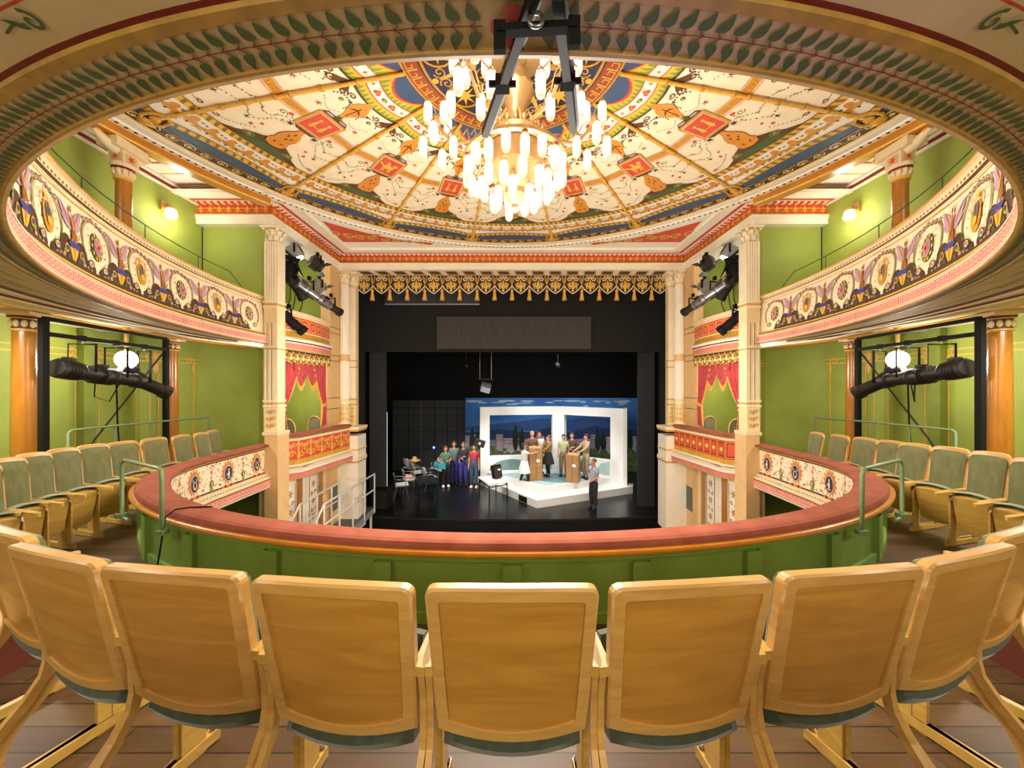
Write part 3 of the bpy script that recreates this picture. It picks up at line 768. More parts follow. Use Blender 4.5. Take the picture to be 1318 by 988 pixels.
# golden beam under the gallery, on the lower columns
BP = [(0, -1.2), (2.6, -.9), (4.6, .8), (5.7, 2.8), (6.55, 4.81), (7.29, 7.67), (7.1, 9.9)]
for sg in (-1, 1):
    mb = MB(); bc = polyline([(sg * x, y) for x, y in BP], sg)
    mb.sweep(bc.p, bc.n, [(-.16, h(1.05)), (-.16, h(.98)), (-.14, h(.97)), (-.14, h(.955)), (.14, h(.955)), (.14, h(1.05))], [TRIM, GOLD2, TRIM, TRIM, TRIM])
    for q in (0, .03): mb.sweep(bc.p, bc.n, [(-.30 - q * 3, h(.99)), (-.32 - q * 3, h(.97)), (-.36 - q * 3, h(.97)), (-.38 - q * 3, h(.99))], [WHITE, BROWN, WHITE])
    o = mb.build('trim_%d' % (3 if sg < 0 else 4)); o['kind'] = 'structure'
HRM = mat('handrail_green_grey', '#3d4a2c', .5)
# thin safety rails on top of the gallery front
for sg, side in ((-1, 'left'), (1, 'right')):
    g = thing('gallery_handrail', 'thin dark handrail above the %s upper gallery front' % side, 'handrail', (sg * 4.3, 4.5, h(1.66)), group=None)
    L = GALC.len; top = []
    for i in range(13):
        u = .75 + 4.2 * i / 12; u = u if sg < 0 else L - u
        p, q = GALC.at(u); top.append((p[0] + q[0] * .2, p[1] + q[1] * .2, h(1.90)))
    p, q = GALC.at(.35 if sg < 0 else L - .35); top = [(p[0] + q[0] * .2, p[1] + q[1] * .2, h(1.66))] + top
    mb = MB(); mb.tube(top, .006, HRM, 6); part(mb, 'rail', g, False)
    for i in (3, 6, 9, 12):
        mb = MB(); mb.tube([top[i], (top[i][0], top[i][1], h(1.65))], .005, HRM, 6); part(mb, 'post', g, False)

# ---- first-tier rail ---------------------------------------------------------------
rail = thing('balcony_parapet', 'horseshoe balcony rail with terracotta velvet cushion and green panelled inner face', 'balcony rail', (0, 3.5, BF))
mb = MB()
cp = [(.03, h(-1.18)), (.008, h(-1.168)), (0, h(-1.15)), (.008, h(-1.135)), (.03, h(-1.126)), (.07, h(-1.122)), (.12, h(-1.122)), (.155, h(-1.128)), (.178, h(-1.142)), (.186, h(-1.165)), (.186, h(-1.195))]
mb.sweep(RAILW.p, RAILW.n, cp, [VEL] * 10, True)
part(mb, 'velvet_cushion', rail, False)
mb = MB()
mb.sweep(RAILW.p, RAILW.n, [(.175, h(-1.192)), (.20, h(-1.193)), (.210, h(-1.20)), (.214, h(-1.215)), (.208, h(-1.232)), (.195, h(-1.24)), (.165, h(-1.242))], [TRIM, TRIM, TRIM, TRIM, TRIM, GREENP], True)
part(mb, 'wooden_edge', rail, False)
mb = MB()
mb.sweep(RAILW.p, RAILW.n, [(.180, h(-1.24)), (.180, h(-1.275)), (.16, h(-1.285)), (.15, h(-1.29)), (.15, BF + .08), (.17, BF + .075), (.17, BF)], [GREENP] * 6)
L = RAILC.len
def rmap(u, v, l):
    p, q = RAILW.at(u); o = .15 + l * .001; return V((p[0] + q[0] * o, p[1] + q[1] * o, v))
k = 0
for i in range(-6, 7):
    u = L / 2 + i * .93
    if 0 < u < L:
        for (w, d) in ((.065, 32),):
            A = [rmap(u - w, BF, 0), rmap(u - w, h(-1.3), 0), rmap(u - w, h(-1.3), d), rmap(u - w, BF, d)]; B = [rmap(u + w, BF, 0), rmap(u + w, h(-1.3), 0), rmap(u + w, h(-1.3), d), rmap(u + w, BF, d)]
            mb.quad(A[2], A[3], B[3], B[2], GREENP); mb.quad(A[0], A[1], A[2], A[3], GREENP); mb.quad(B[0], B[1], B[2], B[3], GREENP)
part(mb, 'green_panelling', rail, False)
mb = MB()
mb.sweep(RAILC.p, RAILC.n, [(.03, h(-1.18)), (.04, h(-1.195)), (.075, h(-1.205)), (.075, h(-1.225)), (.095, h(-1.23)), (.095, h(-1.67))], [GOLD2, CREAM2, BROWN, CREAM2, CREAM])
def r1map(u, v, l):
    p, q = RAILC.at(u); o = .093 - l * .003; return V((p[0] + q[0] * o, p[1] + q[1] * o, h(-1.45) + v))
K = int(L / .62); pit = L / K
rnd = random.Random(3)
for j in range(K):
    P = Pen(mb, r1map, (j + .5) * pit, 0, sc=1.2, sv=1.1)
    P.star(0, .02, .125, .085, 14, ORANGE, 1, .2, 1.5); P.ell(0, .0, .078, .128, ROSE, 2, 18); P.ell(0, .0, .07, .118, CREAM, 3, 18); P.ell(0, 0, .064, .11, NAVY, 4, 18)
    if j % 2: P.ell(0, -.01, .016, .055, CREAM2, 5, 8); P.ell(0, .055, .013, .016, CREAM2, 5, 8); P.leaf(0, .02, -.9, .07, .014, CREAM2, 5); P.rect(-.03, -.075, .03, -.065, CREAM2, 5)
    else: P.ring(0, -.02, .028, .05, .010, CREAM2, 5, 12); P.strip([(-.03, .03), (-.035, .07)], .010, CREAM2, 5); P.strip([(.03, .03), (.035, .07)], .01, CREAM2, 5); P.ell(0, -.06, .02, .02, YEL, 5, 8)
    for sg in (-1, 1):
        P.ell(sg * .05, -.185, .05, .03, ORANGE, 2, 10); P.ell(sg * .05, -.185, .028, .017, BROWN, 3, 8); P.leaf(sg * .12, -.14, .6 * sg + (pi if sg < 0 else 0), .05, .02, BLUE, 2)
    Q = Pen(mb, r1map, (j + 1.0) * pit if j < K - 1 else 0.02, 0, sc=1.25, sv=1.05)
    Q.ring(0, -.08, .022, .05, .012, LEAF, 2, 10); Q.ell(0, -.08, .012, .03, YEL, 3, 8); Q.strip([(0, -.02), (0, .19)], .007, PINK, 1); Q.leaf(0, -.13, -pi / 2, .07, .05, LIME, 2); Q.star(0, .09, .03, .01, 4, ORANGE, 2)
    for k in range(46):
        x, y = rnd.uniform(-.15, .15), rnd.uniform(-.19, .2)
        (Q if abs(x) < .17 else P).leaf(x if abs(x) < .17 else x, y, rnd.uniform(0, 6), .03, .010, rnd.choice([NAVY, BROWN, DRED, SAGE, LEAF, ROSE]), 1, 3)
mb.sweep(RAILC.p, RAILC.n, [(.095, h(-1.645)), (.092, h(-1.645)), (.092, h(-1.67))], [HILL, HILL])
part(mb, 'painted_panel', rail, False)
mb = MB()
mb.sweep(RAILC.p, RAILC.n, [(.095, h(-1.67)), (.05, h(-1.68)), (.03, h(-1.70)), (.04, h(-1.72)), (-.01, h(-1.735)), (-.03, h(-1.755)), (-.02, h(-1.775)), (-.02, h(-1.90)), (-.005, h(-1.93)), (.05, h(-1.955)), (.8, h(-1.98)), (2.2, h(-2.0)), (4.6, h(-2.0))], [CREAM, CREAM2, BROWN, CREAM, CREAM2, BROWN, PINK, CREAM, GOLD2, GREEN, GREEN, GREEN])
f = lambda u, v, l: (lambda pq: V((pq[0][0] + pq[1][0] * (.03 - l * .003), pq[0][1] + pq[1][1] * (.03 - l * .003), v)))(RAILC.at(u))
for j in range(int(L / .05)): Pen(mb, f, .025 + j * .05, h(-1.70)).ell(0, 0, .017, .02, CREAM, 1, 6)
f = lambda u, v, l: (lambda pq: V((pq[0][0] + pq[1][0] * (-.02 - l * .003), pq[0][1] + pq[1][1] * (-.02 - l * .003), v)))(RAILC.at(u))
for j in range(int(L / .085)): Pen(mb, f, .04 + j * .085, h(-1.838)).strip([(-.042, -.03), (.03, -.03), (.03, .03), (-.018, .03), (-.018, -.005)], .010, CREAM, 1)
part(mb, 'lower_moulding', rail, False)

# ---- columns ----------------------------------------------------------------------
def acanthus(mb, c, r, z0, ht, m, n=8, k=2, sq=False):
    """rings of curling leaves and corner volutes"""
    for row in range(k):
        for i in range(n):
            a = 2 * pi * (i + .5 * row) / n; d = V((cos(a), sin(a), 0)); e = V((-sin(a), cos(a), 0)); b = V(c)
            zz = z0 + ht * (.04 + .30 * row); L = ht * .42; w = r * .75
            A = []; B = []
            for t in range(6):
                q = t / 5; out = r * (1.02 + .10 * row) + .55 * r * q ** 3; z = zz + L * (q if q < .85 else .85 - (q - .85) * .6); ww = w / 2 * (1 - q ** 3 * .5)
                A.append(b + d * out + e * ww + V((0, 0, z))); B.append(b + d * out - e * ww + V((0, 0, z)))
            mb.add(A + B, [(t, t + 1, 7 + t, 6 + t) for t in range(5)], m, True)
    for i in range(4):
        a = pi / 4 + i * pi / 2; d = V((cos(a), sin(a), 0)); mb.ball(V(c) + d * r * 1.55 + V((0, 0, z0 + ht * .80)), (r * .25, r * .25, r * .28), m, 8, 5)
    for i in range(4):
        a = i * pi / 2; d = V((cos(a), sin(a), 0)); mb.ball(V(c) + d * r * 1.4 + V((0, 0, z0 + ht * .85)), (r * .18,) * 3, m, 6, 4)
# lower ochre columns
for (sg, side) in ((-1, 'left'), (1, 'right')):
    for (x, y, lab) in ((6.55, 4.81, 'ochre marbled column nearest the camera under the %s gallery'), (7.29, 7.67, 'smaller-looking ochre column deeper under the %s gallery, beside the steel frame')):
        x *= sg
        t = thing('marbled_column', lab % side, 'column', (x, y, BF), group=None, kind=None)
        mb = MB(); mb.lathe([(.135, 0), (.135, .08), (.118, .12), (.118, .5), (.112, 1.6), (.104, h(.72) - BF)], (0, 0, 0), OCHRE, 20); part(mb, 'shaft', t)
        mb = MB(); zt = h(.955) - BF
        mb.lathe([(.105, zt - .255), (.125, zt - .245), (.125, zt - .225), (.11, zt - .22), (.112, zt - .09), (.135, zt - .08), (.145, zt - .05), (.15, zt - .03)], (0, 0, 0), CREAM2, 20, mats=[GOLD2, GOLD2, CREAM2, BROWN, CREAM2, DRED, CREAM2])
        for i in range(10):
            a = 2 * pi * i / 10; mb.ball((.112 * cos(a), .112 * sin(a), zt - .155), (.03, .03, .05), CREAM2, 8, 5)
        mb.box((0, 0, zt - .015), (.34, .34, .03), CREAM2, Matrix.Rotation(-sg * .3, 3, 'Z')); part(mb, 'capital', t)
    # gallery column
    x, y = sg * 5.15, 4.75; z0 = h(1.02); zt = h(3.18) - z0
    t = thing('gallery_column', 'slim ochre column standing on the %s upper gallery' % side, 'column', (x, y, z0))
    mb = MB(); mb.lathe([(.10, 0), (.10, .05), (.085, .08), (.082, zt - .50)], (0, 0, 0), OCHRE, 18); part(mb, 'shaft', t)
    mb = MB(); mb.lathe([(.082, zt - .50), (.10, zt - .49), (.10, zt - .46), (.085, zt - .45), (.09, zt - .36), (.12, zt - .34), (.13, zt - .31), (.13, zt - .29)], (0, 0, 0), CREAM2, 18, mats=[GOLD2, GOLD2, CREAM2, CREAM2, DRED, CREAM2, CREAM2])
    for i in range(10): a = 2 * pi * i / 10; mb.ball((.092 * cos(a), .092 * sin(a), zt - .40), (.028, .028, .045), CREAM2, 8, 5)
    mb.box((0, 0, zt - .22), (.2, .2, .17), CREAM2)
    for d in ((0, -1), (0, 1), (sg * -1, 0)):
        P = Pen(mb, wallmap((d[0] * .1, d[1] * .1, zt - .22), (-d[1] if d[1] else 0, d[0], 0), (0, 0, 1))); P.rect(-.07, -.06, .07, .06, PEACH, 1); P.star(0, 0, .055, .02, 6, RED, 2)
    part(mb, 'capital', t)
    mb = MB()
    for dd in (-1, 1):
        mb.tube([(0, dd * .08, zt - .13), (0, dd * .2, zt - .10), (0, dd * .34, zt - .02)], [.07, .065, .03], CREAM2, 8); mb.ball((0, dd * .12, zt - .08), (.09, .06, .06), PEACH, 8, 5); mb.ball((0, dd * .30, zt - .03), (.05, .05, .035), GOLD2, 8, 5)
    mb.box((0, 0, zt - .07), (.26, .4, .12), CREAM2); part(mb, 'bracket', t)
    # fluted corner pier
    x, y = sg * 4.545, 6.86
    t = thing('fluted_pier', 'tall cream fluted corner pier with acanthus capital, %s end of the galleries' % side, 'pier', (x, y, 0))
    mb = MB(); mb.box((-sg * .045, 0, h(-.9) / 2 - 0), (.25, .34, h(-.9)), PEACH); mb.box((-sg * .03, 0, h(-.93)), (.29, .37, .06), CREAM2)
    part(mb, 'pedestal', t)
    mb = MB(); z0, z1 = h(-.9), h(2.68)
    mb.box((0, 0, (z0 + z1) / 2), (.25, .24, z1 - z0), CREAM2)
    for i in range(5): mb.box((-.095 + i * .0475, -.12, (h(1.55) + z1) / 2), (.028, .02, z1 - h(1.55)), WHITE); mb.box((-sg * .125, -.09 + i * .045, (h(1.55) + z1) / 2), (.02, .026, z1 - h(1.55)), WHITE)
    for i in range(3): mb.box((-.08 + i * .08, -.12, h(.35)), (.02, .012, 1.6), WHITE); mb.box((-.04 + i * .08 - .02, -.121, h(.35)), (.005, .008, 1.6), BROWN if i < 2 else WHITE)
    for z in (1.55, 1.45, .70, -.32, -.42): mb.box((0, 0, h(z)), (.28, .27, .035), CREAM)
    for z in (1.50, .66, -.37): mb.box((0, 0, h(z)), (.268, .258, .02), GOLD)
    P = Pen(mb, wallmap((0, -.124, h(-.66)), (1, 0, 0), (0, 0, 1)))
    for i in range(3):
        for q in (-1, 1): P.spiral(q * .05, .14 - i * .13, .04, 1.2, 0, .012, GOLD, 1, q); P.leaf(0, .08 - i * .13, pi / 2, .1, .03, ORANGE, 1)
    part(mb, 'shaft', t)
    mb = MB(); mb.lathe([(.10, z1), (.125, z1 + .02), (.11, z1 + .04), (.13, z1 + .24)], (0, 0, 0), CREAM2, 12); acanthus(mb, (0, 0, 0), .115, z1 + .02, .27, CREAM, 8, 2); mb.box((0, 0, z1 + .27), (.36, .34, .035), CREAM); part(mb, 'capital', t)
    # proscenium columns
    for (cx, cy, kind) in ((4.40, 9.42, 'round'), (4.27, 9.66, 'flat')):
        cx *= sg
        t = thing('proscenium_column' if kind == 'round' else 'proscenium_pilaster', ('round fluted cream column at the %s side of the stage opening' if kind == 'round' else 'narrow fluted pilaster at the %s edge of the stage opening') % side, 'column' if kind == 'round' else 'pilaster', (cx, cy, h(-1.10)))
        H = h(2.60) - h(-1.10)
        mb = MB()
        if kind == 'round':
            mb.lathe([(.15, 0), (.15, .05), (.125, .09), (.12, .12), (.118, .55), (.125, .56), (.125, .68), (.118, .69)], (0, 0, 0), CREAM, 20, mats=[GOLD2, CREAM, CREAM, CREAM2, GOLD, CREAM, GOLD])
            mb.lathe([(.118, .69), (.116, 1.7)], (0, 0, 0), WHITE, 32, flute=1, fl=.09, smooth=False); mb.lathe([(.12, 1.7), (.125, 1.71), (.125, 1.86), (.12, 1.87)], (0, 0, 0), PEACH, 20); mb.lathe([(.116, 1.87), (.105, H)], (0, 0, 0), WHITE, 32, flute=1, fl=.09, smooth=False)
            for i in range(6):
                a = -pi / 2 + (i - 2.5) * .55
                for k in range(3): mb.ball((.119 * cos(a), .119 * sin(a), .2 + k * .13), (.02, .02, .045), GOLD2, 6, 4)
        else:
            mb.box((0, 0, H / 2), (.19, .16, H), CREAM2)
            for i in range(3): mb.box((-.055 + i * .055, -.082, (H + .7) / 2), (.03, .015, H - .75), WHITE)
            for z in (.55, .69, 1.55, 1.72): mb.box((0, 0, z), (.21, .18, .025), GOLD)
            for k in range(4): mb.ball((0, -.08, .12 + k * .11), (.05, .015, .05), GOLD2, 8, 4)
        part(mb, 'shaft', t)
        mb = MB(); r = .11; mb.lathe([(r * .95, H), (r * 1.1, H + .02), (r, H + .04), (r * 1.25, H + .33)], (0, 0, 0), CREAM2, 14); acanthus(mb, (0, 0, 0), r, H + .02, .33, CREAM, 8, 2); mb.box((0, 0, H + .345), (.32, .32, .04), CREAM); part(mb, 'capital', t)
    t = thing('column_pedestal', 'white stepped pedestal under the %s proscenium columns' % side, 'pedestal', (sg * 4.25, 9.5, h(-3.8)))
    mb = MB(); mb.box((0, 0, 1.35 - .12), (.54, .52, 2.46), WHITE); part(mb, 'block', t)
    mb = MB(); mb.box((0, 0, 2.66), (.60, .58, .07), CREAM); mb.box((0, 0, 2.60), (.57, .55, .05), GOLD2); mb.box((0, 0, 2.10), (.57, .55, .03), GOLD2); mb.box((0, 0, 1.85), (.58, .56, .09), CREAM); mb.box((0, 0, 1.78), (.56, .54, .03), GOLD); part(mb, 'moulding', t)

# ---- loges -------------------------------------------------------------------------
for (sg, side) in ((-1, 'left'), (1, 'right')):
    Y0, Y1 = 6.98, 8.88
    n = 16; pp = [(sg * (4.50 - .10 * sin(pi * i / n)), Y0 + (Y1 - Y0) * i / n) for i in range(n + 1)]; qq = [(sg, 0)] * (n + 1)
    cu = Curve(pp, qq)
    t = thing('upper_loge_front', 'red panelled balcony front of the upper loge on the %s' % side, 'balcony front', (sg * 4.5, 7.9, h(.7)))
    mb = MB(); mb.sweep(pp, qq, [(.16, h(1.50)), (.02, h(1.505)), (-.03, h(1.49)), (-.03, h(1.47)), (0, h(1.46)), (0, h(1.43)), (.02, h(1.425)), (.02, h(1.39))], [CREAM, CREAM, CREAM, GOLD2, WHITE, RED, CREAM]); part(mb, 'rim', t, False)
    mb = MB(); mb.sweep(pp, qq, [(.02, h(1.39)), (.02, h(1.09)), (.025, h(1.08)), (.025, h(.96))], [ORANGE, WHITE, YEL])
    L = cu.len
    f = lambda u, v, l: (lambda p: V((p[0][0] + sg * (.018 - l * .003), p[0][1], v)))(cu.at(u))
    for j in range(7):
        P = Pen(mb, f, (j + .5) * L / 7, h(1.24)); P.rect(-.115, -.13, .115, .13, RED, 1, 2); P.strip([(-.09, -.105), (.09, -.105), (.09, .105), (-.09, .105)], .012, CREAM, 2, True); P.star(0, 0, .06, .03, 8, YEL, 2); P.ell(0, 0, .02, .02, RED, 3, 8)
    for j in range(60): Pen(mb, f, (j + .5) * L / 60, h(1.02)).strip([(0, -.05), (0, .05)], .010, BROWN if j % 2 else GOLD, 1)
    part(mb, 'panel', t, False)
    mb = MB(); mb.sweep(pp, qq, [(.025, h(.96)), (-.03, h(.945)), (-.06, h(.91)), (-.05, h(.875)), (-.01, h(.85)), (-.01, h(.83)), (-.015, h(.72)), (.02, h(.70)), (.4, h(.69))], [WHITE, WHITE, WHITE, BROWN, CREAM, PINK, GOLD2, CREAM]); 
    part(mb, 'moulding', t, False)
    mb = MB(); mb.quad((sg * 4.55, Y0, h(.86)), (sg * 5.85, Y0, h(.86)), (sg * 5.85, 9.4, h(.86)), (sg * 4.55, 9.4, h(.86)), CREAM2); part(mb, 'floor_slab', t, False)
    # drapery under the upper loge
    t = thing('loge_pelmet', 'scalloped gold pelmet hanging above the %s loge opening' % side, 'pelmet', (sg * 4.56, 7.9, h(.69)))
    mb = MB(); m9 = 9
    for j in range(m9):
        y0 = Y0 + (Y1 - Y0) * j / m9; w = (Y1 - Y0) / m9
        f = lambda u, v, l: V((sg * (4.50 - l * .004), y0 + w / 2 + u, h(.69) + v))
        P = Pen(mb, f); P.fan([(-w / 2, 0), (w / 2, 0), (w / 2, -.10), (w * .35, -.20), (0, -.27), (-w * .35, -.20), (-w / 2, -.10)], DBROWN, 0, (0, -.1))
        P.strip([(-w / 2, -.10), (-w * .35, -.20), (0, -.27), (w * .35, -.20), (w / 2, -.10)], .02, GOLD2, 1)
        for q in (-1, 1): P.spiral(q * w * .24, -.07, .045, 1.3, 0, .016, GOLD2, 1, q); P.spiral(q * w * .2, -.16, .03, 1.2, 0, .014, CREAM2, 1, q)
        P.leaf(0, -.22, pi / 2, .16, .06, CREAM2, 1)
    part(mb, 'scalloped_cloth', t, False)
    for j in range(m9 + 1):
        y0 = Y0 + (Y1 - Y0) * j / m9; mb = MB(); mb.lathe([(.008, .12), (.02, .10), (.012, .08), (.024, .02), (.028, 0)], (sg * 4.49, y0, h(.44)), GOLD2, 8); part(mb, 'tassel', t, False)
    def curtain(y0, y1, tie_y, nm):
        t = thing('loge_curtain', nm, 'curtain', (sg * 4.56, (y0 + y1) / 2, h(-1.02)))
        mb = MB(); nx, nz = 28, 22; vs = []
        for k in range(nz + 1):
            q = k / nz; z = h(.62) + (h(-1.0) - h(.62)) * q
            zt = .70
            if q < zt: w = 1 - .72 * (q / zt) ** 1.6
            else: w = .28 + .12 * ((q - zt) / (1 - zt))
            for i in range(nx + 1):
                s_ = i / nx; yy = tie_y + ((y0 if abs(y0 - tie_y) < abs(y1 - tie_y) else y1) - tie_y) * 1.0
                far = y1 if abs(y0 - tie_y) < abs(y1 - tie_y) else y0
                y = yy + (far - yy) * s_ * w
                vs.append((sg * (4.60 + .03 * sin(s_ * 26) * (1.2 - w * .4)), y, z))
        mb.add(vs, [(k * (nx + 1) + i, k * (nx + 1) + i + 1, (k + 1) * (nx + 1) + i + 1, (k + 1) * (nx + 1) + i) for k in range(nz) for i in range(nx)], REDV, True)
        part(mb, 'drape', t, False)
        mb = MB(); edge = [vs[k * (nx + 1) + nx] for k in range(nz + 1)]; mb.tube([(e[0] - sg * .02, e[1], e[2]) for e in edge], .022, GOLD2, 6); part(mb, 'fringe', t, False)
        mb = MB(); e0 = vs[15 * (nx + 1)]; e1 = vs[15 * (nx + 1) + nx]; mb.tube([(sg * 4.66, e0[1], e0[2] + .04), (sg * 4.545, (e0[1] + e1[1]) / 2, e0[2] - .02), (sg * 4.6, e1[1], e1[2] - .05)], .035, GOLD2, 6); part(mb, 'tieback', t, False)
    curtain(7.02, 7.78, 7.02, 'red velvet curtain tied back beside the pier in the %s loge' % side)
    curtain(8.28, 8.86, 8.86, 'red velvet curtain tied back on the stage side of the %s loge' % side)
    t = thing('curtain_swag', 'red swags with gold fringe between the curtains of the %s loge' % side, 'swag', (sg * 4.6, 8.0, h(.4)))
    for a, b in ((7.55, 8.05), (8.0, 8.5)):
        mb = MB(); nx, nz = 14, 8; vs = []
        for k in range(nz + 1):
            q = k / nz
            for i in range(nx + 1):
                s_ = i / nx; dip = (.14 + .34 * q) * sin(pi * s_) ** .8 if 0 < s_ < 1 else 0
                vs.append((sg * (4.58 + .025 * sin(q * 20)), a + (b - a) * s_, h(.52) - .10 * q - dip * (.4 + .6 * q)))
        mb.add(vs, [(k * (nx + 1) + i, k * (nx + 1) + i + 1, (k + 1) * (nx + 1) + i + 1, (k + 1) * (nx + 1) + i) for k in range(nz) for i in range(nx)], REDV, True)
        o = part(mb, 'swag_cloth', t, False)
        mb = MB(); ed = vs[-(nx + 1):]; mb.add([(p[0] - sg * .012, p[1], p[2] + .015) for p in ed] + [(p[0] - sg * .015, p[1], p[2] - .10 * sin(pi * (i + .3) / (nx + .6))) for i, p in enumerate(ed)], [(i, i + 1, nx + 2 + i, nx + 1 + i) for i in range(nx)], GOLD2, True); part(mb, 'fringe', t, False)
    # lower loge front: projects over the parterre
    LP = [(sg * 4.80, 7.22), (sg * 4.45, 7.50), (sg * 4.16, 9.22)]
    lc = polyline(LP, sg)
    t = thing('lower_loge_front', 'red and gold painted box front of the lower loge on the %s' % side, 'balcony front', (sg * 4.4, 8.2, h(-1.95)))
    mb = MB(); mb.sweep(lc.p, lc.n, [(.22, h(-1.04)), (.04, h(-1.03)), (-.03, h(-1.045)), (-.035, h(-1.09)), (-.01, h(-1.105)), (-.01, h(-1.12)), (.01, h(-1.125)), (.01, h(-1.185))], [VEL, VEL, VEL, GOLD2, BROWN, CREAM, CREAM2]); part(mb, 'cushioned_rim', t, False)
    mb = MB(); mb.sweep(lc.p, lc.n, [(.02, h(-1.18)), (.02, h(-1.58)), (.015, h(-1.58)), (.015, h(-1.68))], [RED, GOLD, YEL])
    for i in range(2):
        a, b = V((*LP[i], 0)), V((*LP[i + 1], 0)); d = (b - a).normalized(); nn = V((d.y, -d.x, 0)) * sg
        f = lambda u, v, l: a + d * u + nn * (.02 - l * .003) + V((0, 0, v))
        LL = (b - a).length; K = 1 if i == 0 else (8 if sg > 0 else 5)
        for j in range(K):
            P = Pen(mb, f, (j + .5) * LL / K, h(-1.38))
            w = LL / K
            if sg > 0:
                P.rect(-w * .44, -.16, w * .44, .16, DRED, 1); P.rect(-w * .38, -.13, w * .38, .13, RED, 2); P.star(0, 0, .075, .03, 8, YEL, 3); P.ell(0, 0, .025, .025, CREAM, 4, 8); P.strip([(-w * .44, -.16), (w * .44, -.16), (w * .44, .16), (-w * .44, .16)], .014, GOLD2, 2, True)
            else:
                P.arc(0, .16, w * .45, .10, pi, 2 * pi, .02, YEL, 1); P.arc(0, .15, w * .3, .05, pi, 2 * pi, .014, CREAM2, 1)
                for q in (-1, 1): P.spiral(q * .09, -.08, .07, 1.3, 0, .018, YEL, 1, q); P.strip([(q * w * .46, .18), (q * w * .46, -.1)], .02, GOLD2, 1); P.ell(q * w * .46, -.13, .025, .05, GOLD2, 2, 8)
                P.star(0, .0, .06, .02, 6, YEL, 2); P.ring(0, .0, .09, .09, .012, GOLD2, 1, 12)
        for j in range(int(LL / .035)): Pen(mb, f, .02 + j * .035, h(-1.63)).strip([(0, -.045), (0, .045)], .008, BROWN, 2)
    part(mb, 'painted_panel', t, False)
    mb = MB(); mb.sweep(lc.p, lc.n, [(.015, h(-1.68)), (-.03, h(-1.69)), (-.03, h(-1.72)), (.0, h(-1.74)), (.0, h(-1.76)), (-.08, h(-1.80)), (-.09, h(-1.83)), (-.06, h(-1.84)), (-.06, h(-1.95)), (-.03, h(-1.98)), (.5, h(-1.99))], [WHITE, CREAM, BROWN, CREAM, CREAM, WHITE, CREAM, PINK, GOLD2, CREAM2]); part(mb, 'moulding', t, False)
    mb = MB(); mb.add([(sg * 4.7, 7.3, h(-1.75)), (sg * 7.4, 7.6, h(-1.75)), (sg * 7.2, 10.0, h(-1.75)), (sg * 4.3, 9.2, h(-1.75)), (sg * 4.4, 7.6, h(-1.75))], [(0, 1, 2, 3, 4)], FLOORM); part(mb, 'floor_slab', t, False)

# ---- scalloped stage valance ----------------------------------------------------------
val = thing('stage_valance', 'dark scalloped valance with gold embroidery along the top of the stage', 'valance', (0, 9.8, h(2.95)))
mb = MB(); N = 18; W = 8.56; w = W / N
VC = mat('valance_cloth', '#3a2715', .85)
for j in range(N):
    x0 = -W / 2 + (j + .5) * w
    P = Pen(mb, wallmap((x0, 9.8, h(2.97)), (1, 0, 0), (0, 0, 1), .004))
    sh = [(-w / 2, 0), (w / 2, 0), (w / 2, -.28), (w * .38, -.36), (w * .2, -.44), (0, -.50), (-w * .2, -.44), (-w * .38, -.36), (-w / 2, -.28)]
    P.fan(sh, VC, 0, (0, -.2)); P.strip([(-w / 2, -.28), (-w * .38, -.36), (-w * .2, -.44), (0, -.50), (w * .2, -.44), (w * .38, -.36), (w / 2, -.28)], .028, CREAM2, 1)
    for q in (-1, 1):
        P.spiral(q * .10, -.10, .075, 1.4, pi / 2, .024, CREAM2, 1, q); P.spiral(q * .11, -.26, .06, 1.3, -pi / 2, .022, GOLD2, 1, -q); P.arc(q * .04, -.3, .07, .10, pi / 2, pi / 2 + q * -pi * .8, .018, CREAM2, 1)
        P.leaf(0, -.38, pi / 2 + q * .7, .17, .05, GOLD2, 2)
        P.arc(q * w / 2, -.02, .05, .2, pi / 2 * (1 + q) + (0 if q > 0 else 0), pi * 1.5 if q > 0 else -pi / 2, .02, GOLD2, 1)
    P.leaf(0, -.42, pi / 2, .30, .09, YEL, 3); P.ell(0, -.42, .03, .03, CREAM2, 3, 8); P.ell(0, -.06, .03, .05, GOLD2, 2, 8)
part(mb, 'embroidered_cloth', val, False)
for j in range(N + 1):
    if j in (): continue
    x0 = -W / 2 + j * w; mb = MB()
    mb.tube([(x0, 9.76, h(2.9)), (x0, 9.76, h(2.56))], .010, GOLD2, 6); mb.lathe([(.02, .30), (.045, .26), (.03, .22), (.06, .05), (.068, 0), (0, 0)], (x0, 9.76, h(2.28)), GOLD2, 10); part(mb, 'tassel', val, False)
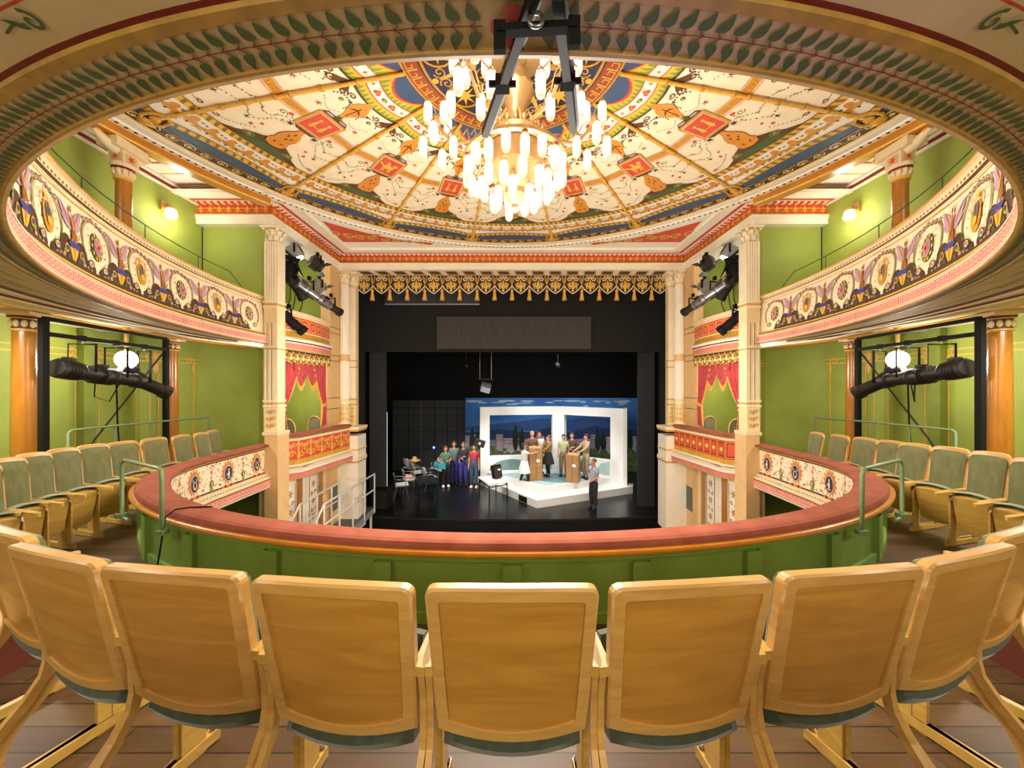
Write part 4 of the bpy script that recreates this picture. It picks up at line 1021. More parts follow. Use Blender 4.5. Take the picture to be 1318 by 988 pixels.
# ================================================================ THEATRE SEATS
def make_seat(w, hs, label, group, down=False, dt=1.0, szb=.37, sln=.40, az=.735, cin=.016, al=.38, aw=1.0, cr=.035, sy=.175):
    """w: width of the back; hs: height scale; local y forward, origin on the floor under the back"""
    t = thing('theatre_seat', label, 'chair', (0, 0, 0), group=group)
    k = w / .58
    def back_pt(x, s, y):     # x across, s 0..1 up the back, y depth (0 rear face)
        z = (.454 + .613 * s) * hs
        bow = .018 * (1 - (x / (w / 2)) ** 2)
        return V((x, (.12 * (1 - s) - bow + y) * dt, z))
    def outline(ins, n=8):
        b, tp = w * .465 - ins * k, w * .5 - ins * k; o = []
        r = max(cr - ins * .5, .012)
        for i in range(n + 1):                         # bottom arc, left to right
            x = -b + 2 * b * i / n; o.append((x, -.07 * (1 - (x / b) ** 2) + .07 + ins * 1.6))
        T = 1 - ins * 1.7
        for i in range(1, 5): s = .07 + (T - .07 - r / .613) * i / 4; o.append((b + (tp - b) * i / 4, s))
        rs = r / .613
        for i in range(5): a_ = pi / 2 * i / 4; o.append((tp - r * k * (1 - cos(a_)), T - rs + rs * sin(a_)))
        for i in range(1, 6): x = (tp - r * k) * (1 - 2 * i / 6); o.append((x, T + .012 * (1 - (x / tp) ** 2)))
        for i in range(5): a_ = pi / 2 * (4 - i) / 4; o.append((-tp + r * k * (1 - cos(a_)), T - rs + rs * sin(a_)))
        for i in range(4, 0, -1): s = .07 + (T - .07 - r / .613) * i / 4; o.append((-(b + (tp - b) * i / 4), s))
        return o
    def loop(mb, A, B, m, sm=False):
        n = len(A); mb.add(A + B, [(i, (i + 1) % n, n + (i + 1) % n, n + i) for i in range(n)], m, sm)
    def fill(mb, ol, y, m, bulge=0.0, rings=4):
        cx, cs = 0, .5; prev = None
        for q in range(rings + 1):
            f = 1 - q / rings
            cur = [back_pt(x * f, cs + (s - cs) * f, y + bulge * (1 - f ** 2.5)) for x, s in ol]
            if q == 0: first = cur
            if prev is not None:
                if q < rings: loop(mb, prev, cur, m, True)
                else: n = len(prev); mb.add(prev + [back_pt(0, cs, y + bulge)], [(i, (i + 1) % n, n) for i in range(n)], m, True)
            prev = cur
    def gfill(mb, ins, y, m, bulge=0.0, nx=10, nz=10):
        b, tp = w * .465 - ins * k, w * .5 - ins * k; vs = []
        for j in range(nz + 1):
            v = j / nz
            for i in range(nx + 1):
                a = -1 + 2 * i / nx; hw = b + (tp - b) * v; s0 = .07 * a * a + ins * 1.6; s1 = 1 - ins * 1.7 + .012 * (1 - a * a) - (.012 if cr < .05 else .06) * (abs(a) ** 6)
                vs.append(back_pt(a * hw, s0 + (s1 - s0) * v, y + bulge * (1 - a ** 4) * (1 - (2 * v - 1) ** 4)))
        mb.add(vs, [(j * (nx + 1) + i, j * (nx + 1) + i + 1, (j + 1) * (nx + 1) + i + 1, (j + 1) * (nx + 1) + i) for j in range(nz) for i in range(nx)], m, True)
    mb = MB(); o0, oe, o1 = outline(0), outline(.008), outline(.045)
    A0 = [back_pt(x, s, .008) for x, s in o0]; A1 = [back_pt(x, s, 0) for x, s in oe]; A2 = [back_pt(x, s, 0) for x, s in o1]; A3 = [back_pt(x, s, .009) for x, s in o1]; Af = [back_pt(x, s, .040) for x, s in o0]; Ag = [back_pt(x, s, .046) for x, s in oe]
    loop(mb, A0, A1, WOODB, True); loop(mb, A1, A2, WOODB); loop(mb, A2, A3, WOODB); loop(mb, A0, Af, WOODB); loop(mb, Af, Ag, WOODB, True)
    fill(mb, oe, .046, WOODB)
    part(mb, 'back_frame', t)
    mb = MB(); gfill(mb, .0445, .008, WOODP); part(mb, 'back_panel', t)
    mb = MB(); o2 = outline(cin); loop(mb, [back_pt(x, s, .044) for x, s in o2], [back_pt(x, s, .066) for x, s in o2], UPH); gfill(mb, cin, .066, UPH, .026); part(mb, 'back_cushion', t)
    # folding seat: cushion towards the back, wooden shell outwards
    sw = w * .43
    if down: c0, d = V((0, .10, .43 * hs)), V((0, .98, .17)).normalized()
    else: c0, d = V((0, sy * dt, szb * hs)), V((0, .30 * dt, .95)).normalized()
    nrm = V((0, d.z, -d.y)); ln = sln * hs if not down else .46
    def seat_pt(x, s, y): return c0 + V((x, 0, 0)) + d * (s * ln) + nrm * y
    so = []
    for i in range(9): x = -sw + 2 * sw * i / 8; so.append((x, .10 * (x / sw) ** 2 * (1 if not down else 1)))
    for i in range(9): x = sw - 2 * sw * i / 8; so.append((x, 1 - .05 * (x / sw) ** 2))
    def sloop(mb, ya, yb, m, fa=1, fb=1, sm=False):
        f = lambda y, q: [seat_pt(x * q, .5 + (s - .5) * q, y) for x, s in so]
        A, B = f(ya, fa), f(yb, fb); n = len(A); mb.add(A + B, [(i, (i + 1) % n, n + (i + 1) % n, n + i) for i in range(n)], m, sm)
        return B
    mb = MB(); so_ = so; so = [(x, s if s < .5 else s - .07) for x, s in so]; sloop(mb, -.005, .022, WOODY); B = sloop(mb, .022, .034, WOODY, 1, .95, True); so = so_; n = len(B)
    h2 = n // 2; mb.add(B, [(i, i + 1, n - 2 - i, n - 1 - i) for i in range(8)], WOODY, True)
    for r_ in range(9):
        for c_ in range(7): pass
    part(mb, 'seat_shell', t)
    mb = MB(); CM = UPHD if cr < .05 else UPH; sloop(mb, -.005, -.055, CM); B = sloop(mb, -.055, -.085, CM, 1, .86, True); mb.add(B, [(i, i + 1, n - 2 - i, n - 1 - i) for i in range(8)], CM, True)  # near seats use the shadow-darkened velvet
    part(mb, 'seat_cushion', t)
    x0 = w / 2 + .004 * k
    for sg in (-1, 1):
        x = sg * x0; tk = .024 * k
        # curved rear leg that starts beside the back
        mb = MB(); P_ = [(.10, az), (.125, .62), (.13, .50), (.115, .43), (.06, .35), (-.02, .27), (-.06, .19), (-.075, .10), (-.075, 0)]
        mb.tube([(x, y * dt, z * hs) for y, z in P_], 1.0, WOODB, n=4, flat=(.019, tk / 2), up=(0, 1, 0), smooth=False); part(mb, 'leg', t)
        mb = MB(); mb.box((x, .33 * dt, .26 * hs), (tk, .10 * dt, .52 * hs), WOODY); part(mb, 'leg', t)
        mb = MB(); mb.box((x, .12 * dt, .035), (.034 * k, .64 * dt, .05), WOODY); mb.ball((x - sg * .0, .42 * dt, .066), .014, STEEL, 6, 4); mb.ball((x, -.05 * dt, .066), .014, STEEL, 6, 4); part(mb, 'floor_bar', t)
        mb = MB(); yy = [.07, .10, al - .08, al - .02, al]; ww = [.018 * aw, .026 * aw, .030 * aw, .026 * aw, .012 * aw]
        A = [(x - q * k, y * dt, .02 + az * hs) for y, q in zip(yy, ww)] + [(x + q * k, y * dt, .02 + az * hs) for y, q in reversed(list(zip(yy, ww)))]
        B = [(a, b, c - .034) for a, b, c in A]; nn = len(A)
        mb.add(A, [tuple(range(nn))], WOODY); mb.add(B, [tuple(range(nn - 1, -1, -1))], WOODY); mb.add(A + B, [(i, nn + i, nn + (i + 1) % nn, (i + 1) % nn) for i in range(nn)], WOODY)
        mb.tube([(x, .30 * dt, (az - .01) * hs), (x, .33 * dt, .5 * hs)], 1.0, WOODY, n=4, flat=(.03, tk / 2), up=(0, 1, 0)); part(mb, 'armrest', t)
    return t
near = [(0.0, 1.178, 0), (.622, 1.205, 5.5), (1.248, 1.288, 7), (1.85, 1.42, 16), (2.41, 1.66, 20)]
lab_n = ['wooden back of the theatre seat in the middle of the front row', 'wooden-backed seat just {s} of the middle seat', 'wooden-backed seat second to the {s} of the middle seat', 'wooden-backed seat third to the {s} of the middle seat', 'wooden-backed seat fourth to the {s} of the middle, cut by the picture edge', 'wooden-backed seat fifth to the {s} of the middle, mostly out of view']
proto = make_seat(.58, 1.0, lab_n[0], 'wooden-backed seats in the curved front row')
proto.location = (0, near[0][1], BF)
for i, (x, y, a) in enumerate(near):
    if i == 0: continue
    for sg, sd in ((-1, 'left'), (1, 'right')):
        dup(proto, (sg * x, y, BF), R(sg * a), lab_n[i].format(s=sd), 'wooden-backed seats in the curved front row')
# second row, only arm rests in view
for sg, sd in ((-1, 'left'), (1, 'right')):
    dup(proto, (sg * 1.19, .31, BF + .255), R(sg * 2), 'second-row seat at the bottom %s corner, only its armrest showing' % sd, 'second-row seats')
# (x, y, heading towards the rail in degrees from +x, width, height scale)
left = [(4.78, 3.18, -14, .29, 1.0), (4.90, 3.46, -14, .29, 1.0), (4.99, 3.72, -14, .29, 1.0), (5.02, 3.99, -14, .30, 1.0), (5.10, 4.34, -13, .34, .985), (5.22, 4.78, -11, .40, .95), (5.30, 5.28, -4, .42, .925), (5.27, 5.68, 2, .38, .91), (5.26, 6.02, 5, .34, .90), (5.32, 6.34, 8, .33, .90)]
rightp = [(4.85, 3.10, -14, .30, 1.0), (5.00, 3.42, -14, .32, 1.0), (5.05, 3.77, -14, .33, 1.0), (5.10, 4.15, -14, .36, .985), (5.12, 4.53, -12, .36, .965), (5.24, 4.92, -9, .38, .94), (5.27, 5.32, -4, .40, .92), (5.26, 5.72, 2, .39, .905), (5.22, 6.10, 5, .36, .895)]
ords = ['first', 'second', 'third', 'fourth', 'fifth', 'sixth', 'seventh', 'eighth', 'ninth', 'tenth']
proto2 = None
for sg, sd, L_ in ((-1, 'left', left), (1, 'right', rightp)):
    for i, (x, y, hd, w_, hs_) in enumerate(L_):
        fx, fy = -sg * cos(R(hd)), sin(R(hd))
        rz = atan2(-fx, fy)
        lab = 'green velvet folding seat, %s from the camera along the %s wall' % (ords[i], sd)
        g_ = 'green velvet seats along the %s side wall' % sd
        if proto2 is None:
            proto2 = make_seat(.29, .956, lab, g_, dt=.9, szb=.17, sln=.48, az=.60, cin=.036, al=.62, aw=1.5, cr=.085, sy=.25); proto2.location = (sg * x, y, BF); proto2.rotation_euler = (0, 0, rz)
        else: dup(proto2, (sg * x, y, BF), rz, lab, g_, (w_ / .325, 1 if i < 5 else .74, hs_))
# small chairs inside the lower loges
def loge_chair(loc, rz, lab):
    t = thing('loge_chair', lab, 'chair', loc, rz, 'chairs inside the lower loges')
    mb = MB()
    A = [(.2 * cos(a), 0, .62 + .33 * max(0, sin(a)) ** .6) for a in [pi * i / 10 for i in range(11)]]
    mb.add([(x, 0, z) for x, _, z in A] + [(-.2, 0, .5), (.2, 0, .5)], [tuple(range(13))], UPH); part(mb, 'back_cushion', t)
    mb = MB(); mb.tube([(.21, 0, 0)] + [(x * 1.04, 0, z + .012) for x, _, z in A] + [(-.21, 0, 0)], .018, WOODB, 6); part(mb, 'back_frame', t)
    mb = MB(); mb.box((0, .22, .45), (.42, .42, .08), UPHD); part(mb, 'seat', t)
    for x in (-.18, .18): mb = MB(); mb.box((x, .40, .21), (.035, .035, .42), WOODB); part(mb, 'leg', t)
for sg, sd in ((-1, 'left'), (1, 'right')):
    loge_chair((sg * 5.0, 8.0, h(-1.75)), sg * .3, 'pale framed chair in the %s loge, nearer the pier' % sd)
    loge_chair((sg * 4.82, 8.75, h(-1.75)), sg * .3, 'pale framed chair in the %s loge, nearer the stage' % sd)
# green tube guards on the first-tier rail
for sg, sd in ((-1, 'left'), (1, 'right')):
    t = thing('rail_guard', 'bent green tube guard fixed to the %s curve of the balcony rail' % sd, 'guard rail', (sg * 3.4, 3.3, h(-1.26)))
    a = V((sg * 3.80, 3.49, 0)); b = V((sg * 3.03, 3.10, 0)); d = (b - a).normalized()
    pth = [a + d * .16 + V((0, 0, h(-1.30))), a + V((0, 0, h(-1.29))), a + V((0, 0, h(-.80))), a + d * .015 + V((0, 0, h(-.76))), a + d * .06 + V((0, 0, h(-.735))), b - d * .07 + V((0, 0, h(-.735))), b - d * .02 + V((0, 0, h(-.75))), b + V((0, 0, h(-.80))), b + V((0, 0, h(-1.29))), b - d * .12 + V((0, 0, h(-1.31)))]
    mb = MB(); mb.tube(pth, .017, RAILG, 8); part(mb, 'bent_tube', t, False)
    mb = MB(); mb.box(a + V((0, 0, h(-1.28))), (.07, .07, .04), RAILG); mb.box(b + V((0, 0, h(-1.28))), (.07, .07, .04), RAILG); part(mb, 'bracket', t, False)
    t = thing('wall_handrail', 'thin green handrail standing behind the %s row of velvet seats' % sd, 'handrail', (sg * 6.0, 5.4, BF))
    pth = [(sg * 6.02, 4.86, BF), (sg * 6.02, 4.86, h(-.66)), (sg * 6.02, 4.90, h(-.63)), (sg * 5.95, 5.9, h(-.63)), (sg * 5.72, 6.75, h(-.63))]
    mb = MB(); mb.tube(pth, .017, RAILG, 8); part(mb, 'rail', t, False)
    for p in (pth[3], pth[4], (sg * 5.99, 5.4, h(-.63))): mb = MB(); mb.tube([p, (p[0], p[1], BF)], .014, RAILG, 6); part(mb, 'post', t, False)
    # red-brown step block in the aisle
    t = thing('step_block', 'dark red-brown wooden step beside the end seats on the %s' % sd, 'step', (sg * 3.27, 2.15, BF))
    mb = MB(); mb.box((0, .0, .14), (.5, .5, .28), mat('redbrown_wood', '#5a2414', .5)); part(mb, 'riser', t); mb = MB(); mb.box((0, 0, .295), (.54, .54, .03), WOODP); part(mb, 'tread', t)
# cable over the rail at the left guard
t = MB(); P0 = V((-3.0, 3.06, 0))
P0 = V((-3.02, 3.14, 0)); t.tube([P0 + V((.28, .13, h(-1.12))), P0 + V((.12, .08, h(-1.108))), P0 + V((.04, .03, h(-1.11))), P0 + V((.0, -.02, h(-1.16))), P0 + V((-.01, -.06, h(-1.45))), P0 + V((-.03, -.09, BF + .02)), P0 + V((-.3, -.3, BF + .012))], .007, BLACK, 6)
tag(t.build('stage_cable'), 'black cable hanging over the balcony rail beside the left tube guard', 'cable')
# ================================================================ STAGE
STG = mat('stage_floor_black', '#141416', .28, var=.3, scale=3, spec=.6)
CLOTH = mat('black_stage_cloth', '#141110', .9, var=.2, scale=3, stretch=(4, 4, .3))
FLAT = mat('dark_grey_flat', '#26282a', .7, var=.15)
mb = MB(); n = 24
fp = [(-4.75 + 9.5 * i / n, 10.07 + .34 * (2 * i / n - 1) ** 2) for i in range(n + 1)]
mb.add([(x, y, SF) for x, y in fp] + [(x * 1.6, 19, SF) for x, y in fp], [(i, i + 1, n + 2 + i, n + 1 + i) for i in range(n)], STG)
mb.add([(x, y, SF) for x, y in fp] + [(x, y, SF - .06) for x, y in fp] , [(i, i + 1, n + 2 + i, n + 1 + i) for i in range(n)], DGREY)
mb.add([(x, y, SF - .05) for x, y in fp] + [(x, y - .01, 0) for x, y in fp] , [(i, i + 1, n + 2 + i, n + 1 + i) for i in range(n)], BLACK)
struct(mb, 'floor_stage')
mb = MB()
for sg in (-1, 1):
    mb.box((sg * 4.68, 10.2, (SF + h(3.1)) / 2), (.5, 1.0, h(3.1) - SF), CLOTH)
    mb.quad((sg * 7.0, 10.6, SF), (sg * 7.0, 19, SF), (sg * 7.0, 19, h(3.4)), (sg * 7.0, 10.6, h(3.4)), CLOTH)
    mb.quad((sg * 4.4, 10.75, SF), (sg * 7.0, 10.75, SF), (sg * 7.0, 10.75, h(3.1)), (sg * 4.4, 10.75, h(3.1)), CLOTH)
mb.quad((-7, 18.8, SF), (7, 18.8, SF), (7, 18.8, h(3.4)), (-7, 18.8, h(3.4)), CLOTH)
mb.quad((-7, 10, h(3.2)), (7, 10, h(3.2)), (7, 19, h(3.2)), (-7, 19, h(3.2)), CLOTH)
struct(mb, 'wall_stage_back')
for sg, sd in ((-1, 'left'), (1, 'right')):
    mb = MB(); mb.box((sg * 4.17, 11.16, (SF + h(1.0)) / 2), (.52, .05, h(1.0) - SF), FLAT)
    tag(mb.build('masking_flat'), 'tall dark grey masking flat at the %s side of the stage' % sd, 'stage flat')
mb = MB(); mb.box((0, 10.62, h(2.0)), (9.2, .04, 2.1), CLOTH); tag(mb.build('stage_border'), 'wide black cloth border hanging across the top of the stage', 'stage curtain')
mb = MB(); N = 40
for i in range(N):
    x0, x1 = -2.21 + 4.53 * i / N, -2.21 + 4.53 * (i + 1) / N; d0, d1 = .012 * sin(i * .9), .012 * sin((i + 1) * .9)
    mb.add([(x0, 10.52 + d0, h(1.03)), (x1, 10.52 + d1, h(1.03)), (x1, 10.52, h(1.98)), (x0, 10.52, h(1.98))], [(0, 1, 2, 3)], mat('grey_banner_cloth', '#3a3533', .8, var=.15, stretch=(3, 3, .4)))
tag(mb.build('grey_banner'), 'plain grey rectangular cloth panel hanging in front of the black border', 'banner')
mb = MB(); mb.quad((-3.75, 10.56, h(2.33)), (-.96, 10.56, h(2.33)), (-.96, 10.56, h(2.85)), (-3.75, 10.56, h(2.85)), mat('dim_panel', '#34353a', .6))
P = Pen(mb, wallmap((-3.75, 10.56, h(2.33)), (1, 0, 0), (0, 0, 1)))
for u in (.0, .95, 1.6, 2.03, 2.79): P.strip([(u, 0), (u, .5)], .02, FLAT, 1)
P.strip([(0, .02), (2.79, .02)], .03, SILVER, 1)
tag(mb.build('dim_screen'), 'dim grey panel half hidden behind the gold valance tassels', 'panel')
# dark panelled flats and the thin white strip
mb = MB(); mb.box((-3.65, 15.8, (SF + h(-.72)) / 2), (3.2, .08, h(-.72) - SF), FLAT)
P = Pen(mb, wallmap((-5.25, 15.75, SF), (1, 0, 0), (0, 0, 1)))
for u in (.7, 1.25, 1.85, 2.4, 2.85): P.strip([(u, .2), (u, 2.95)], .03, BLACK if u != 1.25 else STEEL, 1)
for v in (.95, 1.7, 2.4, 2.75): P.strip([(.05, v), (3.1, v)], .02, BLACK, 1)
tag(mb.build('panelled_flat'), 'dark panelled flats standing behind the chairs at the back of the stage', 'stage flat')
mb = MB(); mb.box((-4.55, 13.0, (SF + .05 + h(-1.02)) / 2), (.045, .03, h(-1.02) - SF - .05), mat('self_glow_white_pole', '#f0f0ea', .4, emit=.5, var=0)); mb.box((-4.55, 13.0, SF + .02), (.2, .2, .04), WHITE); tag(mb.build('white_pole'), 'thin white upright pole beside the grey masking flat', 'pole')  # glow added to the material so the plain pole shows in the dark
# painted city backdrop
BY = 15.5
SKY = mat('backdrop_sky', '#1f5796', .8, hx2='#3a78b8', scale=.6)
HAZE = mat('backdrop_cloud', '#9fb3c6', .8); HILLM = mat('backdrop_hill', '#1d3362', .8); SEA = mat('backdrop_slope', '#2c4a80', .8)
BLD = mat('backdrop_building', '#b3a3ad', .8); BLD2 = mat('backdrop_house', '#8d8392', .8); CYP = mat('backdrop_cypress', '#1a2a1d', .85); BUSH = mat('backdrop_bushes', '#56693a', .85, var=.4, scale=8)
mb = MB(); bx0, bx1, bz0, bz1 = -2.02, 5.55, SF + .02, h(-.605)
P = Pen(mb, wallmap((0, BY, 0), (1, 0, 0), (0, 0, 1)))
P.rect(bx0, bz0, bx1, bz1, SKY, 0, 6)
rnd = random.Random(5)
for k in range(26):
    x = rnd.uniform(bx0 + .3, bx1 - .3); z = bz1 - .12 - abs(rnd.gauss(0, .09)); P.ell(x, z, rnd.uniform(.12, .4), rnd.uniform(.015, .045), HAZE, 1, 10)
P.fan([(bx0, h(-2.0)), (bx0, h(-1.85)), (-.9, h(-1.75)), (.3, h(-1.62)), (1.3, h(-1.48)), (2.2, h(-1.58)), (3.2, h(-1.42)), (4.4, h(-1.5)), (bx1, h(-1.6)), (bx1, h(-2.0))], SEA, 2, (1.8, h(-1.9)))
P.fan([(bx0, h(-2.4)), (bx0, h(-2.1)), (-.5, h(-1.95)), (.9, h(-2.1)), (1.7, h(-1.85)), (2.4, h(-2.1)), (3.6, h(-1.8)), (4.6, h(-2.0)), (bx1, h(-1.95)), (bx1, h(-2.4))], HILLM, 3, (1.8, h(-2.3)))
x = bx0
while x < bx1 - .35:
    w_ = rnd.uniform(.18, .42); t_ = rnd.uniform(-2.5, -2.18); P.rect(x, h(-3.0), min(x + w_, bx1), h(t_), rnd.choice([BLD, BLD2, BLD]), 4)
    for q in range(3):
        for r_ in range(2): P.rect(x + .04 + q * w_ / 3.4, h(t_) - .12 - r_ * .14, x + .08 + q * w_ / 3.4, h(t_) - .06 - r_ * .14, BLD2 if q % 2 else HILLM, 5)
    x += w_ * rnd.uniform(.8, 1.1)
for x, z in ((-1.72, -1.95), (-1.5, -2.1), (.15, -1.75), (.42, -1.95), (3.7, -1.95), (3.95, -2.05), (5.1, -1.95), (2.55, -2.25)): P.leaf(x, h(-2.95), pi / 2, z + 2.95 + .1, .26, CYP, 6, 8)
for k in range(60): P.ell(rnd.uniform(bx0 + .15, bx1 - .2), h(-2.78) - rnd.uniform(0, .35), rnd.uniform(.1, .22), rnd.uniform(.08, .16), BUSH, 7, 9)
P.rect(bx0, bz0, bx1, h(-3.0), BUSH, 6)
tag(mb.build('city_backdrop'), 'blue painted backdrop of sky, hills, pale houses and cypresses behind the white frame', 'backdrop', kind='thing')
# white set: two-tier platform and folded window frame
SETW = mat('white_set_paint', '#e9e9e6', .5, var=.03); TEAL = mat('pale_teal_carpet', '#a9c6c6', .8, var=.06); TEAL2 = mat('grey_teal_paint', '#6f8c8a', .8)
t = thing('set_platform', 'white two-tier platform with pale teal carpet in the middle of the stage', 'platform', (1.4, 12.5, SF))
def slab(mb, pts, z0, z1, m):
    n = len(pts); mb.add([(x, y, z1) for x, y in pts], [tuple(range(n))], m); mb.add([(x, y, z0) for x, y in pts] + [(x, y, z1) for x, y in pts], [(i, (i + 1) % n, n + (i + 1) % n, n + i) for i in range(n)], m)
L1 = [(.76, 10.95), (4.20, 12.45), (4.35, 12.8), (2.0, 14.25), (-1.5, 13.85), (-.55, 12.75)]
mb = MB(); slab(mb, L1, SF, h(-3.56), SETW)
d = V((-.55 - .76, 12.75 - 10.95, 0)).normalized(); q0 = V((.76, 10.95, 0)) + d * .48; q1 = V((.76, 10.95, 0)) + d * .92; nn = V((-d.y, d.x, 0)) * .004
mb.quad(q0 + nn + V((0, 0, SF + .01)), q1 + nn + V((0, 0, SF + .01)), q1 + nn + V((0, 0, h(-3.60))), q0 + nn + V((0, 0, h(-3.60))), BLACK)
part(mb, 'lower_tier', t, False)
mb = MB(); slab(mb, [(1.03, 11.64), (3.55, 12.92), (2.0, 14.0), (-.95, 13.65), (-.1, 12.7)], h(-3.56), h(-3.36), SETW); part(mb, 'upper_tier', t, False)
mb = MB(); mb.add([(x, y, h(-3.355)) for x, y in [(1.1, 11.85), (2.0, 12.2), (3.2, 12.85), (2.9, 13.2), (2.0, 13.85), (.3, 13.6), (-.6, 13.3), (.2, 12.75)]], [tuple(range(8))], TEAL)
mb.add([(1.6 + .75 * cos(a), 12.8 + .6 * sin(a), h(-3.35)) for a in [2 * pi * i / 20 for i in range(20)]], [tuple(range(20))], TEAL2); part(mb, 'carpet', t, False)
t = thing('window_frame_set', 'large white double window frame folded at a corner, standing on the platform', 'stage set', (1.4, 13.6, h(-3.56)))
Lp, Cp, Rp = V((-1.21, 13.6, 0)), V((1.85, 14.0, 0)), V((3.98, 12.62, 0)); zb, zt = h(-3.56), h(-.88)
def frame_panel(A, B, wl, wr, nm):
    d = (B - A).normalized(); nn = V((-d.y, d.x, 0)); Ln = (B - A).length; T = .22
    rot = Matrix((d, nn, V((0, 0, 1)))).transposed()
    def bx(u0, u1, z0, z1, name, dd=T):
        mb = MB(); mb.box(A + d * (u0 + u1) / 2 + nn * dd / 2 + V((0, 0, (z0 + z1) / 2)), (u1 - u0, dd, z1 - z0), SETW, rot); part(mb, name, t, False)
    bx(0, wl, zb, zt, 'post'); bx(Ln - wr, Ln, zb, zt, 'post'); bx(wl, Ln - wr, h(-1.19), zt, 'top_rail'); bx(wl, Ln - wr, zb, h(-2.76), 'lower_wall')
    mb = MB(); Q = Pen(mb, lambda u, v, l: A + d * u - nn * (.003 * l) + V((0, 0, v)))
    Q.fan([(wl + Ln * .30 * (1 - cos(a)) * .9 * (1 if nm else 1), h(-3.3) + .42 * sin(a)) for a in [pi * i / 14 for i in range(15)]], TEAL2, 1); Q.fan([(Ln - wr - .02, h(-2.8)), (Ln - wr - .02, h(-3.3)), (Ln * .55, h(-3.3)), (Ln * .66, h(-2.9))], TEAL, 1)
    part(mb, 'painted_curve', t, False)
frame_panel(Lp, Cp, .36, .27, 0); frame_panel(Cp, Rp, .20, .52, 1)
mb = MB(); mb.box((4.07, 12.86, (zb + zt) / 2), (.14, .62, zt - zb), SETW, Matrix.Rotation(-.35, 3, 'Z')); part(mb, 'return', t, False)
# cardboard boxes
CARD = mat('cardboard', '#a87f52', .8, var=.1); CARD2 = mat('cardboard_flap', '#b99060', .8)
def carton(x, y, z, w, d, hh, rz, lab):
    t = thing('cardboard_box', lab, 'box', (x, y, z), rz, 'upright cardboard boxes on the platform')
    mb = MB(); mb.box((0, 0, hh / 2), (w, d, hh), CARD); part(mb, 'carton', t)
    mb = MB(); mb.box((0, -d / 2 - .003, hh * .48), (w * .9, .006, .03), CARD2); mb.box((0, -d / 2 - .003, hh / 2), (.012, .006, hh * .96), BROWN); mb.box((w * .15, -d / 2 - .004, hh * .62), (.12, .006, .1), SETW); mb.box((0, 0, hh + .004), (w * .96, d * .96, .008), CARD2); part(mb, 'flap', t)
carton(.82, 12.62, h(-3.36), .44, .42, 1.13, .08, 'tall upright cardboard box with white label beside the woman in white')
carton(2.12, 12.38, h(-3.35), .42, .45, .93, -.35, 'shorter upright cardboard box under the hands of two men')

